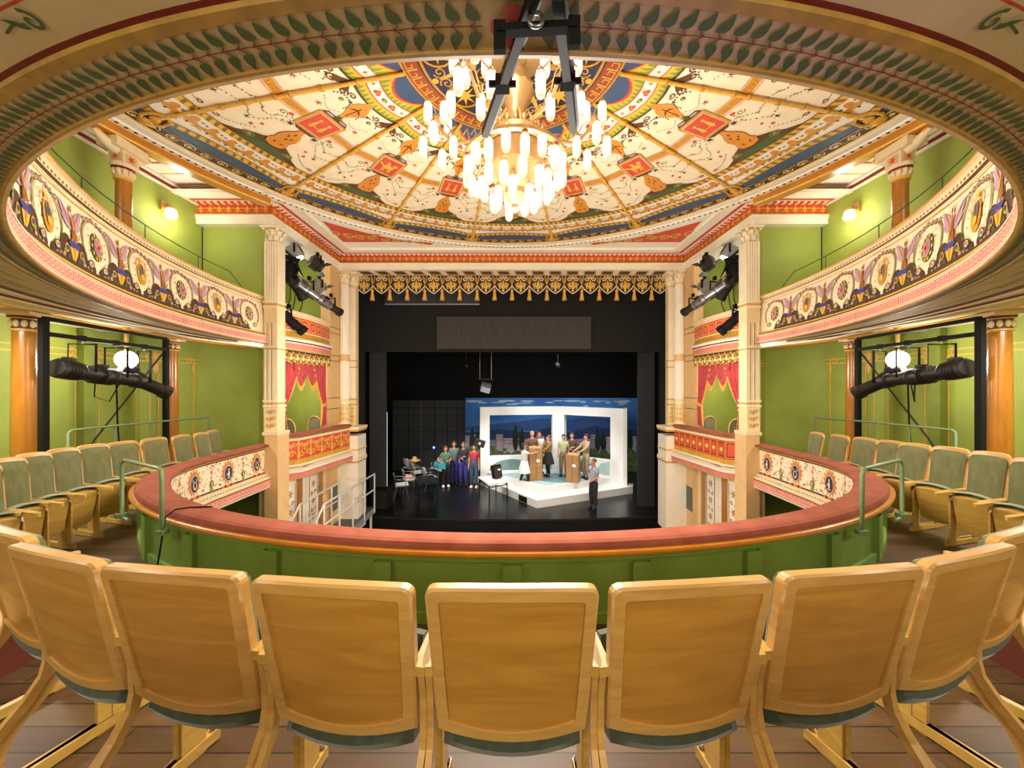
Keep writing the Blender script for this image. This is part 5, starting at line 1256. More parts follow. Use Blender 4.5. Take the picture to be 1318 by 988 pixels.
# ---------------------------------------------------------------- people
def skin_obj(name, pts, edges, m, parent, root=0, lv=1):
    me = bpy.data.meshes.new(name); me.from_pydata([p[0] for p in pts], edges, []); me.update()
    o = bpy.data.objects.new(name, me); C.objects.link(o); o.parent = parent
    md = o.modifiers.new('skin', 'SKIN'); md.use_smooth_shade = True
    for i, p in enumerate(pts):
        r = p[1]; me.skin_vertices[0].data[i].radius = (r, r) if not isinstance(r, tuple) else r
    me.skin_vertices[0].data[root].use_root = True
    sb = o.modifiers.new('sub', 'SUBSURF'); sb.levels = lv; sb.render_levels = lv
    me.materials.append(m)
    return o
SKIN = mat('skin', '#c99476', .55, var=.05)
def person(x, y, z, H, rz, lab, top, legs, hair, arms='down', lower='trousers', sleeves='short', shoe='#1d1715', stride=0.0, hairlen=0.0, extra=None):
    t = thing('person', lab, 'person', (x, y, z), rz); k = H / 1.70
    S = lambda p: tuple(c * k for c in p)
    def J(p, r): return (S(p), (r[0] * k, r[1] * k) if isinstance(r, tuple) else r * k)
    AR = {'down': [((.20, .0, 1.13), (.21, .05, .88)), ((.20, .0, 1.13), (.21, .05, .88))],
          'fold': [((.22, .04, 1.14), (.06, .20, 1.10)), ((.22, .04, 1.14), (.08, .20, 1.16))],
          'reach': [((.20, .16, 1.18), (.16, .40, 1.08)), ((.20, .16, 1.18), (.16, .40, 1.08))],
          'face': [((.23, .10, 1.22), (.10, .18, 1.46)), ((.20, 0, 1.13), (.14, .18, 1.02))],
          'hip': [((.29, -.06, 1.15), (.16, .06, .98)), ((.22, .05, 1.14), (.07, .2, 1.12))],
          'point': [((.18, .20, 1.30), (.14, .46, 1.34)), ((.20, 0, 1.13), (.21, .05, .88))]}[arms]
    pts = []; ed = []; ix = {}
    def A(n, p, r, par=None):
        ix[n] = len(pts); pts.append(J(p, r))
        if par: ed.append((ix[par], ix[n]))
    A('pelvis', (0, 0, .93), (.108, .085)); A('waist', (0, 0, 1.07), (.115, .09), 'pelvis'); A('chest', (0, 0, 1.27), (.145, .10), 'waist'); A('neckbase', (0, -.005, 1.43), .06, 'chest'); A('neck', (0, .0, 1.48), .05, 'neckbase')
    A('jaw', (0, .018, 1.535), (.062, .068), 'neck'); A('head', (0, .008, 1.61), (.074, .09), 'jaw'); A('crown', (0, .0, 1.675), (.05, .06), 'head')
    for sg, n in ((1, 'r'), (-1, 'l')):
        e, w = AR[0 if sg > 0 else 1]; m_ = lambda p: (p[0] * sg, p[1], p[2])
        A('sh' + n, (sg * .155, 0, 1.385), .058, 'chest'); A('el' + n, m_(e), .04, 'sh' + n); A('wr' + n, m_(w), .028, 'el' + n)
        dv = (V(w) - V(e)).normalized(); pm = V(w) + dv * .07; A('pa' + n, m_(pm), (.034, .02), 'wr' + n)
        sd = V((0, 1, 0)) if abs(dv.z) > .7 else V((0, 0, 1)); sd = (sd - dv * sd.dot(dv)).normalized()
        for q, ln in ((-1.5, .06), (-.5, .075), (.5, .08), (1.5, .07)): A('f%s%d' % (n, int(q * 2)), m_(pm + dv * ln + sd * q * .017), .009, 'pa' + n)
        A('th' + n, m_(V(w) + dv * .07 + sd * .055), .011, 'wr' + n)
        st = stride * sg
        A('hip' + n, (sg * .085, 0, .87), .085, 'pelvis'); A('kn' + n, (sg * .095, .04 + st * .5, .48), .058, 'hip' + n); A('an' + n, (sg * .10, st, .09 + (0 if st >= 0 else .03)), .038, 'kn' + n); A('to' + n, (sg * .115, st + .13, .035), (.04, .03), 'an' + n)
    skin_obj('body', pts, ed, SKIN, t)
    g = lambda n, f=1.0, ad=.0: (pts[ix[n]][0], tuple((c * f + ad * k) for c in (pts[ix[n]][1] if isinstance(pts[ix[n]][1], tuple) else (pts[ix[n]][1],) * 2)))
    TM = mat('cloth_' + top, '#' + top, .85, var=.1); LM = mat('cloth_' + legs, '#' + legs, .85, var=.1)
    # top
    P2 = [(S((0, 0, .86)), (.128 * k, .105 * k)), g('waist', 1, .026), g('chest', 1, .022), (S((0, -.004, 1.40)), .085 * k)]; E2 = [(0, 1), (1, 2), (2, 3)]
    for n in 'rl':
        b = len(P2); P2 += [g('sh' + n, 1, .02)]; E2.append((2, b)); w_ = V(g('wr' + n)[0]); e_ = V(g('el' + n)[0]); s_ = V(g('sh' + n)[0])
        if sleeves == 'short': P2.append((tuple(s_.lerp(e_, .75)), .058 * k)); E2.append((b, b + 1))
        else: P2 += [(tuple(e_), .056 * k), (tuple(e_.lerp(w_, .92)), .042 * k)]; E2 += [(b, b + 1), (b + 1, b + 2)]
    skin_obj('shirt', P2, E2, TM, t)
    if lower in ('trousers', 'overalls'):
        P3 = [g('pelvis', 1, .022), (S((0, 0, 1.04)), (.12 * k, .10 * k))]; E3 = [(0, 1)]
        for n in 'rl':
            b = len(P3); P3 += [g('hip' + n, 1, .022), g('kn' + n, 1, .026), (tuple(V(g('an' + n)[0]) + V((0, 0, .0))), .058 * k)]; E3 += [(0, b), (b, b + 1), (b + 1, b + 2)]
        if lower == 'overalls': P3 += [(S((0, .035, 1.08)), (.10 * k, .10 * k)), (S((0, .045, 1.26)), (.085 * k, .09 * k))]; b = len(P3); E3 += [(0, b - 2), (b - 2, b - 1)]
        skin_obj('trousers', P3, E3, LM, t)
    else:
        mb = MB(); zl = .55 if lower == 'skirt' else .42
        mb.lathe([(.125 * k, 1.04 * k), (.16 * k, .92 * k), (.21 * k, .75 * k), (.25 * k, zl * k)], (0, .01, 0), LM, 20); part(mb, 'skirt', t)
        P3 = []; E3 = []
        for n in 'rl':
            b = len(P3); P3 += [g('hip' + n, 1, .004), g('kn' + n, 1, .006), g('an' + n, 1, .006)]; E3 += [(b, b + 1), (b + 1, b + 2)]
        for q, nm in ((0, 'stocking'), (3, 'stocking')): skin_obj(nm, P3[q:q + 3], [(0, 1), (1, 2)], mat('dark_stocking', '#231c1c', .8), t)
    for n in 'rl':
        a_ = V(g('an' + n)[0]); o_ = V(g('to' + n)[0]); skin_obj('shoe', [(tuple(a_ + V((0, -.03 * k, -.02 * k))), .066 * k), (tuple(a_.lerp(o_, .5) + V((0, 0, -.01 * k))), .066 * k), (tuple(o_ + V((0, .02 * k, 0))), (.062 * k, .05 * k))], [(0, 1), (1, 2)], mat('shoe_' + shoe[1:], shoe, .5), t)
    HM = mat('hair_' + hair, '#' + hair, .7)
    mb = MB(); mb.ball(S((0, -.022, 1.645)), (.083 * k, .088 * k, .075 * k), HM, 14, 8)
    if hairlen: mb.ball(S((0, -.05, 1.56 - hairlen / 2)), (.085 * k, .055 * k, (.08 + hairlen / 2) * k), HM, 12, 8)
    part(mb, 'hair', t)
    for sg in (-1, 1): mb = MB(); mb.ball(S((sg * .03, .093, 1.605)), .010 * k, mat('eye_dark', '#1b1412', .3), 8, 5); part(mb, 'eye', t); mb = MB(); mb.ball(S((sg * .080, .0, 1.595)), (.012 * k, .02 * k, .03 * k), SKIN, 8, 5); part(mb, 'ear', t)
    mb = MB(); mb.ball(S((0, .103, 1.58)), (.012 * k, .02 * k, .022 * k), SKIN, 8, 5); part(mb, 'nose', t)
    mb = MB(); mb.ball(S((0, .086, 1.535)), (.024 * k, .012 * k, .007 * k), mat('lip_red', '#8f4a42', .5), 8, 5); part(mb, 'mouth', t)
    return t
TOW = pi   # facing the auditorium
p1 = person(-2.44, 13.2, SF, 1.50, TOW + .3, 'woman in a green top with hand on hip and dark leggings, first of the group', '4f7a63', '2a2226', '6a4526', 'hip', 'trousers', 'short', '#e6e2de', hairlen=.12)
person(-2.20, 13.62, SF, 1.62, TOW + .1, 'man in grey vest and blue trousers behind the woman in green', '6d7a7c', '34357e', '4a3322', 'down', 'trousers')
person(-1.82, 13.42, SF, 1.62, TOW, 'man in dark navy jacket and violet-blue trousers with arms crossed', '2b2f3c', '3c3a8c', '6b4630', 'fold', 'trousers', 'long')
person(-1.38, 13.10, SF, 1.58, TOW - .2, 'person in red top and blue dungarees beside the stand lamp', 'b0303a', '3a4c68', '4b2a20', 'down', 'overalls', 'short', '#d9c9bd')
mb = MB(); mb.box((0, 0, 0), (.24, .08, .20), mat('turquoise_cloth', '#2f9fa8', .7)); mb.tube([(-.1, 0, .1), (-.05, 0, .24), (.05, 0, .24), (.1, 0, .1)], .010, DGREY, 6); o = mb.build('shoulder_bag'); o.location = (-2.52, 12.98, SF + .82); tag(o, 'turquoise bag held by the woman in the green top', 'bag')
person(.42, 12.45, h(-3.56), 1.50, -pi / 2 + .2, 'woman in white blouse and flared white skirt stepping towards the tall box', 'efece6', 'f2f0ec', '3a241a', 'point', 'skirt', 'short', '#1b1516', stride=.16, hairlen=.1)
person(.74, 13.12, h(-3.355), 1.62, TOW, 'blond person in brown coat behind the tall cardboard box', '6a4a34', '4a3a30', 'b88a55', 'fold', 'trousers', 'long')
person(1.02, 13.42, h(-3.355), 1.55, TOW + .3, 'person in white shirt half hidden behind the tall cardboard box', 'ddd9d2', '4a4038', '7a4a2c', 'down', 'trousers', 'short')
person(1.32, 12.95, h(-3.355), 1.50, pi / 2 + .3, 'person in ochre coat and dark leggings facing the tall box', '8d6a34', '2b2422', '6b3f2a', 'reach', 'skirt', 'long')
person(1.87, 13.0, h(-3.355), 1.52, TOW - .2, 'man in pale green shirt and khaki trousers between the two boxes', 'a7ae7c', '7a6444', '2a1c16', 'down', 'trousers', 'short')
person(2.18, 13.02, h(-3.355), 1.58, TOW - .3, 'man in dark brown jacket leaning over the shorter box', '4a3a33', '3c322e', '3a261b', 'fold', 'trousers', 'long')
person(2.62, 12.66, h(-3.355), 1.58, pi / 2 + .4, 'man in beige suit with hands on the shorter box', 'a89472', 'a99b80', '3b271d', 'reach', 'trousers', 'long')
person(2.49, 10.9, SF, 1.52, pi / 2 + .5, 'lone man in pale shirt and dark trousers standing at the stage front', 'a8b2bd', '25262b', '7a4f35', 'face', 'trousers', 'short')

# ---------------------------------------------------------------- stage furniture
CHW = mat('grey_chair_shell', '#b9bdbb', .5)
def stage_chair(x, y, rz, lab):
    t = thing('stacking_chair', lab, 'chair', (x, y, SF), rz, 'pale stacking chairs on the stage')
    mb = MB(); pts = []
    for j in range(7):
        for i in range(9):
            a = -1 + 2 * i / 8; b = j / 6; w = .20 * sqrt(max(0, 1 - (2 * b - 1) ** 4 * .8)) + .02
            pts.append((a * w, -.19 - .07 * b + .04 * a * a, .50 + .33 * b))
    mb.add(pts, [(j * 9 + i, j * 9 + i + 1, j * 9 + i + 10, j * 9 + i + 9) for j in range(6) for i in range(8)], CHW, True); part(mb, 'backrest', t)
    mb = MB(); mb.box((0, .02, .44), (.42, .42, .03), CHW, None); part(mb, 'seat', t)
    for sg in (-1, 1):
        mb = MB(); mb.tube([(sg * .21, .22, 0), (sg * .20, .15, .43), (sg * .24, .12, .64), (sg * .24, -.12, .66), (sg * .18, -.22, .66)], .013, STEEL, 6); part(mb, 'leg', t)
        mb = MB(); mb.tube([(sg * .21, -.25, 0), (sg * .19, -.12, .43)], .013, STEEL, 6); part(mb, 'leg', t)
for a in [(-3.72, 12.0, -1.2, 'pale stacking chair at the front corner of the chair group'), (-3.66, 12.7, -1.1, 'pale stacking chair second from the front with a pink cloth on it'), (-3.62, 13.7, -1.0, 'pale stacking chair third from the front in the chair group'), (-4.12, 14.5, -.6, 'pale stacking chair at the back by the round table'), (-3.02, 13.0, -.9, 'pale stacking chair behind the dark table'), (-2.98, 14.4, 2.6, 'pale stacking chair with a turquoise cloth over its back'), (-2.62, 14.0, 2.4, 'pale stacking chair turned beside the group of people')]: stage_chair(*a)
mb = MB(); mb.box((0, 0, 0), (.34, .22, .22), mat('turquoise_cloth', '#2f9fa8', .7), bev=.05); o = mb.build('folded_cloth'); o.location = (-2.98, 14.35, SF + .57); tag(o, 'turquoise cloth lying on a chair at the back', 'cloth')
mb = MB(); mb.box((0, 0, 0), (.26, .20, .10), mat('pink_cloth', '#c98a80', .8), bev=.03); o = mb.build('folded_cloth'); o.location = (-3.66, 12.72, SF + .51); tag(o, 'small pinkish cloth lying on the second chair', 'cloth')
def table(corners, hgt, top, lab, lw=.035, shelf=False):
    c = sum((V((*p, 0)) for p in corners), V()) / 4; t = thing('stage_table', lab, 'table', (c.x, c.y, SF)); L_ = [V((*p, 0)) - V((c.x, c.y, 0)) for p in corners]
    mb = MB(); slab(mb, [(p.x, p.y) for p in L_], hgt - .035, hgt, top); part(mb, 'table_top', t)
    for p in L_: q = p * .95; mb = MB(); mb.box((q.x, q.y, (hgt - .03) / 2), (lw, lw, hgt - .03), BLACK); part(mb, 'leg', t)
    mb = MB()
    for i in range(4): a, b = L_[i] * .95, L_[(i + 1) % 4] * .95; mb.bar(a + V((0, 0, hgt - .09)), b + V((0, 0, hgt - .09)), .025, .03, BLACK)
    part(mb, 'rail', t)
    return t
table([(-.71, 11.15), (-.13, 11.5), (-.55, 12.4), (-1.13, 12.1)], .66, SETW, 'white-topped table with thin black legs beside the platform')
table([(-2.95, 11.25), (-2.40, 11.5), (-2.75, 12.5), (-3.3, 12.2)], .64, mat('dark_table_top', '#1c1e20', .35), 'dark table with thin legs in front of the chairs')
t = thing('monitor_speaker', 'black wedge monitor speaker tilted on the white table', 'loudspeaker', (-.50, 11.95, SF + .66), .5)
mb = MB(); r = Matrix.Rotation(-.35, 3, 'X'); mb.box((0, .04, .22), (.30, .20, .42), BLACK, r); part(mb, 'cabinet', t); mb = MB(); mb.box((0, -.07, .22), (.26, .012, .37), DGREY, r); mb.box((.04, -.078, .30), (.1, .01, .05), SETW, r); part(mb, 'grille', t)
mb = MB(); mb.lathe([(.0, .80), (.24, .80), (.24, .77), (.03, .76), (.03, .03), (.2, .02), (.2, 0)], (0, 0, 0), WOODP, 16); o = mb.build('round_table'); o.location = (-3.85, 14.15, SF); tag(o, 'small round pedestal table among the chairs', 'table')
mb = MB(); mb.lathe([(.17, 0), (.16, .02), (.09, .03), (.085, .10), (.05, .13), (0, .135)], (0, 0, 0), mat('straw_hat', '#c2a468', .8), 16); o = mb.build('straw_hat'); o.location = (-3.85, 14.15, SF + .80); tag(o, 'straw hat resting on the small round table', 'hat')
t = thing('stand_lamp', 'black lamp head on a thin stand beside the white frame', 'stage light', (-1.14, 12.75, SF))
mb = MB(); mb.tube([(0, 0, .25), (0, 0, 1.58)], .016, BLACK, 6); part(mb, 'pole', t)
for a in (0, 2.1, 4.2): mb = MB(); mb.tube([(0, 0, .45), (.28 * cos(a), .28 * sin(a), 0)], .012, BLACK, 6); part(mb, 'leg', t)
mb = MB(); mb.box((0, -.02, 1.70), (.36, .18, .24), DGREY, Matrix.Rotation(.3, 3, 'Y')); mb.lathe([(0, .10), (.05, .10), (.05, .12), (0, .12)], (0, 0, 1.70), SILVER, 10, axis=(0, -1, 0)); part(mb, 'lamp_head', t)
t = thing('music_stand', 'thin stand carrying a small blue light behind the chairs', 'stand', (-3.0, 13.75, SF))
mb = MB(); mb.tube([(0, 0, 0), (0, 0, 1.32)], .012, DGREY, 6); part(mb, 'pole', t); mb = MB(); mb.ball((0, 0, 1.36), .045, mat('blue_led', '#4a5cff', .3, emit=8, var=0), 8, 5); part(mb, 'light', t)
for a in (0, 2.1, 4.2): mb = MB(); mb.tube([(0, 0, .2), (.2 * cos(a), .2 * sin(a), 0)], .01, DGREY, 5); part(mb, 'leg', t)
mb = MB(); mb.box((0, 0, .3), (.5, .45, .6), BLACK, bev=.02); mb.box((0, -.23, .3), (.42, .01, .5), DGREY); o = mb.build('stage_case'); o.location = (-4.0, 11.0, SF); tag(o, 'dark case standing low at the stage edge beside the ramp', 'case')
# hanging lamp over the stage
t = thing('hanging_floodlight', 'grey floodlight hung on two thin rods above the set', 'stage light', (-.92, 12.5, h(-.05)))
for x in (-.2, .2): mb = MB(); mb.tube([(x, 0, .22), (x, 0, 1.25)], .010, STEEL, 6); part(mb, 'rod', t)
mb = MB(); mb.tube([(-.28, 0, .22), (.28, 0, .22)], .022, DGREY, 6); part(mb, 'bar', t)
mb = MB(); r = Matrix.Rotation(.5, 3, 'X') @ Matrix.Rotation(.3, 3, 'Y'); mb.box((0, -.0, -.05), (.34, .24, .24), STEEL, r); mb.box((0, -.03, -.18), (.44, .03, .02), DGREY, r); mb.tube([(-.2, 0, -.05), (-.2, 0, .18), (.2, 0, .18), (.2, 0, -.05)], .012, BLACK, 5); part(mb, 'housing', t)
mb = MB(); mb.box((.0, -.10, -.16), (.32, .01, .2), SILVER, r); part(mb, 'barn_door', t)
for px, lab in ((600, 'dim lamp hanging in the dark left of the floodlight'), (718, 'dim lamp hanging in the dark above the city backdrop')):
    p = at(px, 470, 14); fresnel_later = (tuple(p), lab)
    t = thing('dim_stage_lamp', lab, 'stage light', tuple(p)); mb = MB(); mb.lathe([(0, .12), (.07, .10), (.09, -.08), (.08, -.10), (0, -.09)], (0, 0, 0), DGREY, 10, axis=(.2, -.8, -.4)); part(mb, 'housing', t); mb = MB(); mb.tube([(0, 0, .1), (0, 0, .9)], .012, DGREY, 5); part(mb, 'rod', t)
# metal ramp with railings from the parterre
t = thing('metal_ramp', 'white metal railing ramp from the parterre up to the left stage edge', 'ramp', (-4.1, 8.8, 0))
D0, D1 = (-4.42, 7.3), (-3.88, 10.05)
mb = MB(); GP = mat('grey_plate', '#5c5b5a', .5, metal=.3)
mb.add([(-4.42, 7.4, h(-3.55)), (-3.92, 7.4, h(-3.55)), (-3.86, 10.08, h(-3.45)), (-4.42, 10.08, h(-3.45))], [(0, 1, 2, 3)], GP); mb.add([(-3.92, 7.4, h(-3.55)), (-3.86, 10.08, h(-3.45)), (-3.86, 10.08, h(-3.62)), (-3.92, 7.4, h(-3.72))], [(0, 1, 2, 3)], SILVER); part(mb, 'deck', t, False)
WM = mat('white_metal', '#d8d5cf', .4, metal=.1)
for x0, x1 in ((-4.44, -4.40), (-3.94, -3.86)):
    pos = [0, .25, .5, .75, 1.0]
    for q in pos:
        x, y = x0 + (x1 - x0) * q, 7.5 + 2.55 * q; mb = MB(); mb.tube([(x, y, h(-3.6)), (x, y, h(-2.52))], .022, WM, 6); part(mb, 'post', t, False)
    for z in (-2.52, -2.95): mb = MB(); mb.tube([(x0, 7.5, h(z)), (x1, 10.05, h(z))], .022, WM, 6); part(mb, 'rail', t, False)
    mb = MB(); mb.tube([(x0, 7.5, h(-2.52)), (x0, 6.6, h(-3.3))], .022, WM, 6); mb.tube([(x0, 7.5, h(-2.95)), (x0, 6.7, h(-3.7))], .018, WM, 6); part(mb, 'stair_rail', t, False)
for i in range(4):
    mb = MB(); mb.box((-4.17, 7.2 - i * .28, h(-3.75) - i * .25), (.5, .28, .04), GP); part(mb, 'step', t, False)
for x in (-4.4, -3.9): 
    for y in (7.5, 9.9): mb = MB(); mb.box((x, y, h(-3.6) / 2), (.05, .05, h(-3.6)), WM); part(mb, 'support', t, False)
# ================================================================ CHANDELIER
GOLDM = mat('chandelier_gilt', '#d9ae72', .32, metal=.4, var=.1)
LAMPG = mat('frosted_lamp_glass', '#6b5a45', .3, emit=1.35, var=0)
nt = LAMPG.node_tree; b_ = nt.nodes['Principled BSDF']; tc_ = nt.nodes.new('ShaderNodeTexCoord'); sx_ = nt.nodes.new('ShaderNodeSeparateXYZ'); rp_ = nt.nodes.new('ShaderNodeValToRGB'); ad_ = nt.nodes.new('ShaderNodeMapRange')
ad_.inputs[1].default_value = -.226; ad_.inputs[2].default_value = 0
nt.links.new(tc_.outputs['Object'], sx_.inputs[0]); nt.links.new(sx_.outputs[2], ad_.inputs[0]); nt.links.new(ad_.outputs[0], rp_.inputs[0])
e_ = rp_.color_ramp.elements; e_[0].color = (.55, .38, .22, 1); e_[1].color = (.5, .34, .2, 1)
for q_, c_ in ((.18, (1, .86, .68, 1)), (.5, (1.0, .97, .92, 1)), (.8, (1, .86, .68, 1))): e_.new(q_).color = c_
nt.links.new(rp_.outputs[0], b_.inputs['Emission Color'])
X0, Y0, = 0.03, 3.55
ch = thing('chandelier', 'large gilt chandelier with clusters of glowing glass cylinders under the painted ceiling', 'chandelier', (X0, Y0, h(3.28)))
def cp(x, y, z): return V((x, y, z - 3.28))
mb = MB(); mb.lathe([(.30, 3.28), (.30, 3.25), (.12, 3.2), (.05, 3.12), (.045, 2.95)], cp(0, 0, 0), GOLDM, 20)
for z in (3.05, 2.95): mb.lathe([(.05, z - .05), (.11, z - .02), (.11, z + .02), (.05, z + .05)], cp(0, 0, 0), GOLDM, 16)
part(mb, 'stem', ch)
mb = MB(); mb.lathe([(.04, 2.98), (.17, 2.95), (.20, 2.90), (.17, 2.84), (.12, 2.76), (.09, 2.66), (.085, 2.56), (.12, 2.50), (.06, 2.46)], cp(0, 0, 0), GOLDM, 24, flute=1, fl=.10); part(mb, 'fluted_vase', ch)
mb = MB()
mb.lathe([(.27, 2.40), (.31, 2.40), (.31, 2.30), (.27, 2.28)], cp(0, 0, 0), GOLDM, 32)
for i in range(24): a = 2 * pi * i / 24; mb.ball(cp(.30 * cos(a), .30 * sin(a), 2.43), (.022, .022, .045), GOLDM, 6, 4)
part(mb, 'crown_ring', ch)
mb = MB()
mb.lathe([(.30, 2.28), (.26, 2.12), (.17, 1.98), (.10, 1.92), (.11, 1.86), (.07, 1.80), (.03, 1.77), (.05, 1.73), (.0, 1.69)], cp(0, 0, 0), GOLDM, 20); part(mb, 'bowl', ch)
mb = MB(); mb.lathe([(.48, 2.22), (.51, 2.21), (.51, 2.18), (.48, 2.17)], cp(0, 0, 0), GOLDM, 40); part(mb, 'lower_ring', ch)
for i in range(8):
    a = 2 * pi * i / 8 + .2; d = V((cos(a), sin(a), 0)); mb = MB()
    mb.tube([cp(0, 0, 2.58) + d * .09, cp(0, 0, 2.62) + d * .16, cp(0, 0, 2.52) + d * .22, cp(0, 0, 2.38) + d * .29], .014, GOLDM, 6)
    mb.tube([cp(0, 0, 2.30) + d * .30, cp(0, 0, 2.28) + d * .42, cp(0, 0, 2.20) + d * .49], .012, GOLDM, 6); part(mb, 'scroll_arm', ch)
lamp_spots = []
for i in range(6):
    a = pi * i / 3; c, s_ = cos(a), sin(a); d = V((c, s_, 0)); e = V((-s_, c, 0)); rr = .76 if i % 3 == 0 else .74
    mb = MB()
    mb.tube([cp(0, 0, 2.50) + d * .1, cp(0, 0, 2.42) + d * .35, cp(0, 0, 2.38) + d * .6, cp(0, 0, 2.54) + d * rr], .016, GOLDM, 6)
    for q in range(5): t_ = q / 4; mb.tube([cp(0, 0, 2.41) + d * (.3 + .3 * t_), cp(0, 0, 2.50) + d * (.32 + .3 * t_) + e * .04, cp(0, 0, 2.47) + d * (.36 + .3 * t_)], .008, GOLDM, 5)
    hub = cp(0, 0, 2.62) + d * rr; mb.ball(hub, (.04, .04, .06), GOLDM, 8, 5)
    for j in range(8):
        b = 2 * pi * j / 8; rad = .15 if j % 2 == 0 else .11; dz = .10 if j % 2 else -.16
        p = hub + d * rad * cos(b) * 1.0 + e * rad * sin(b) * 1.35 + V((0, 0, dz)); mb.tube([hub, hub + (p - hub) * .5 + V((0, 0, .05)), p], .007, GOLDM, 5); lamp_spots.append(p)
    part(mb, 'cluster_arm', ch)
for r, z, n_, o in ((.47, 2.17, 18, 0), (.33, 2.03, 12, .2), (.19, 1.92, 7, .1)):
    for i in range(n_):
        a = 2 * pi * i / n_ + o; lamp_spots.append(cp(r * cos(a), r * sin(a), z + (.05 if i % 2 else 0)))
lm = None
for p in lamp_spots:
    if lm is None:
        mb = MB(); mb.lathe([(.0, .0), (.022, -.004), (.038, -.03), (.041, -.06), (.041, -.17), (.034, -.205), (.018, -.222), (0, -.226)], (0, 0, 0), LAMPG, 10); lm = part(mb, 'glass_shade', ch); lm.location = p
        mc = MB(); mc.lathe([(.0, .03), (.012, .028), (.02, .005), (.034, -.008), (.034, -.018)], (0, 0, 0), GOLDM, 8); cap = part(mc, 'shade_cap', lm)
    else:
        o = lm.copy(); C.objects.link(o); o.location = p
        q = cap.copy(); C.objects.link(q); q.parent = o

STRUT = mat('strut_black_steel', '#0d0b0a', .6, spec=.2)
# dark steel struts hung in front of the gallery edge
for nm, A, B, lab in (('left', (690, -14, .66), (624, 172, 1.16), 'dark steel strut running forward below the gallery edge, left of the pair'), ('right', (716, -14, .66), (738, 166, 1.16), 'dark steel strut running forward below the gallery edge, right of the pair')):
    a, b = at(*A), at(*B); t = thing('lighting_strut', lab, 'strut', a, group='steel struts under the gallery edge'); mb = MB()
    mb.bar(V((0, 0, 0)), b - a, .024, .020, STRUT); mb.bar(V((.014, 0, .004)), b - a + V((.014, 0, .004)), .006, .012, DGREY); part(mb, 'tube', t)
    mb = MB(); m = (b - a) * .52; mb.box(m, (.036, .03, .03), BLACK); mb.tube([m + V((-.035, 0, 0)), m + V((.035, 0, 0))], .008, BLACK, 6); part(mb, 'clamp', t)
a = at(640, 40, .72); b = at(742, 34, .72)
t = thing('hanging_crossbar', 'short dark crossbar with a ring eye joining the two steel struts', 'crossbar', a); mb = MB(); mb.bar(V((0, 0, 0)), b - a, .014, .018, STRUT); part(mb, 'bar', t)
mb = MB(); m = (b - a) * .48; ringp = [m + V((.014 * cos(q), -.018, .014 * sin(q))) for q in [2 * pi * i / 12 for i in range(13)]]; mb.tube(ringp, .004, STEEL, 6); part(mb, 'ring_eye', t)
for e_, f_ in ((0, -1), (1, 1)): mb = MB(); mb.box((b - a) * e_ + V((f_ * -.005, 0, -.012)), (.024, .012, .06), STRUT); part(mb, 'end_clamp', t)

# ================================================================ WALL SCONCES
for sg, sd, y in ((-1, 'left', 6.0), (1, 'right', 6.06)):
    x = sg * 5.85; t = thing('wall_sconce', 'glowing wall sconce on the green wall of the %s upper gallery' % sd, 'wall lamp', (x, y, h(2.86)))
    mb = MB(); mb.box((-sg * .02, 0, .12), (.04, .12, .16), GOLDM); mb.tube([(0, 0, .12), (-sg * .10, 0, .15), (-sg * .14, 0, .10)], .012, GOLDM, 6); mb.lathe([(.02, .13), (.07, .08), (.075, .06)], (-sg * .14, 0, 0), GOLDM, 12); part(mb, 'bracket', t)
    mb = MB(); mb.lathe([(0.03, .08), (.07, .04), (.085, -.03), (.06, -.08), (0, -.09)], (-sg * .14, 0, 0), mat('sconce_glass', '#fff0c8', .3, emit=9.0, var=0), 14); part(mb, 'glass_shade', t)

# ================================================================ STAGE LIGHTS
def profile_light(loc, dirv, lab, group, L=.62, bar_z=None, bright=None, col=DGREY, r=.085):
    """long ellipsoidal spotlight hung in a yoke"""
    t = thing('profile_spotlight', lab, 'stage light', loc, group=group); d = V(dirv).normalized(); z = V((0, 0, 1)); side = d.cross(z).normalized(); up = side.cross(d)
    mb = MB(); mb.lathe([(0, -L * .5), (r * .9, -L * .5), (r * 1.1, -L * .44), (r * 1.1, -L * .12), (r * .95, -L * .06), (r * .95, 0)], (0, 0, 0), col, 12, axis=d)
    for q in (-.42, -.36, -.30, -.24): mb.lathe([(r * 1.16, L * q), (r * 1.16, L * q + .012)], (0, 0, 0), BLACK, 12, axis=d)
    mb.box(d * (-L * .28) + up * r * 1.15, (.1, .1, .05), col, Matrix((side, d, up)).transposed()); part(mb, 'housing', t)
    mb = MB(); mb.lathe([(r * .85, 0), (r * .85, L * .36), (r * 1.02, L * .37), (r * 1.02, L * .5), (r * .9, L * .5), (r * .8, L * .46), (0, L * .45)], (0, 0, 0), col, 12, axis=d, mats=[col, col, col, BLACK, BLACK, bright or BLACK]); part(mb, 'lens_barrel', t)
    mb = MB(); top = V((0, 0, bar_z - loc[2])) if bar_z else V((0, 0, .26)); yk = top - V((0, 0, .08))
    mb.tube([side * r * 1.3, side * r * 1.3 + yk, yk - side * r * 1.3, side * -r * 1.3], 1.0, BLACK, n=4, flat=(.018, .006), smooth=False); part(mb, 'yoke', t)
    mb = MB(); mb.tube([yk, top], .014, STEEL, 6); mb.box(top, (.05, .07, .08), BLACK); part(mb, 'clamp', t)
    return t
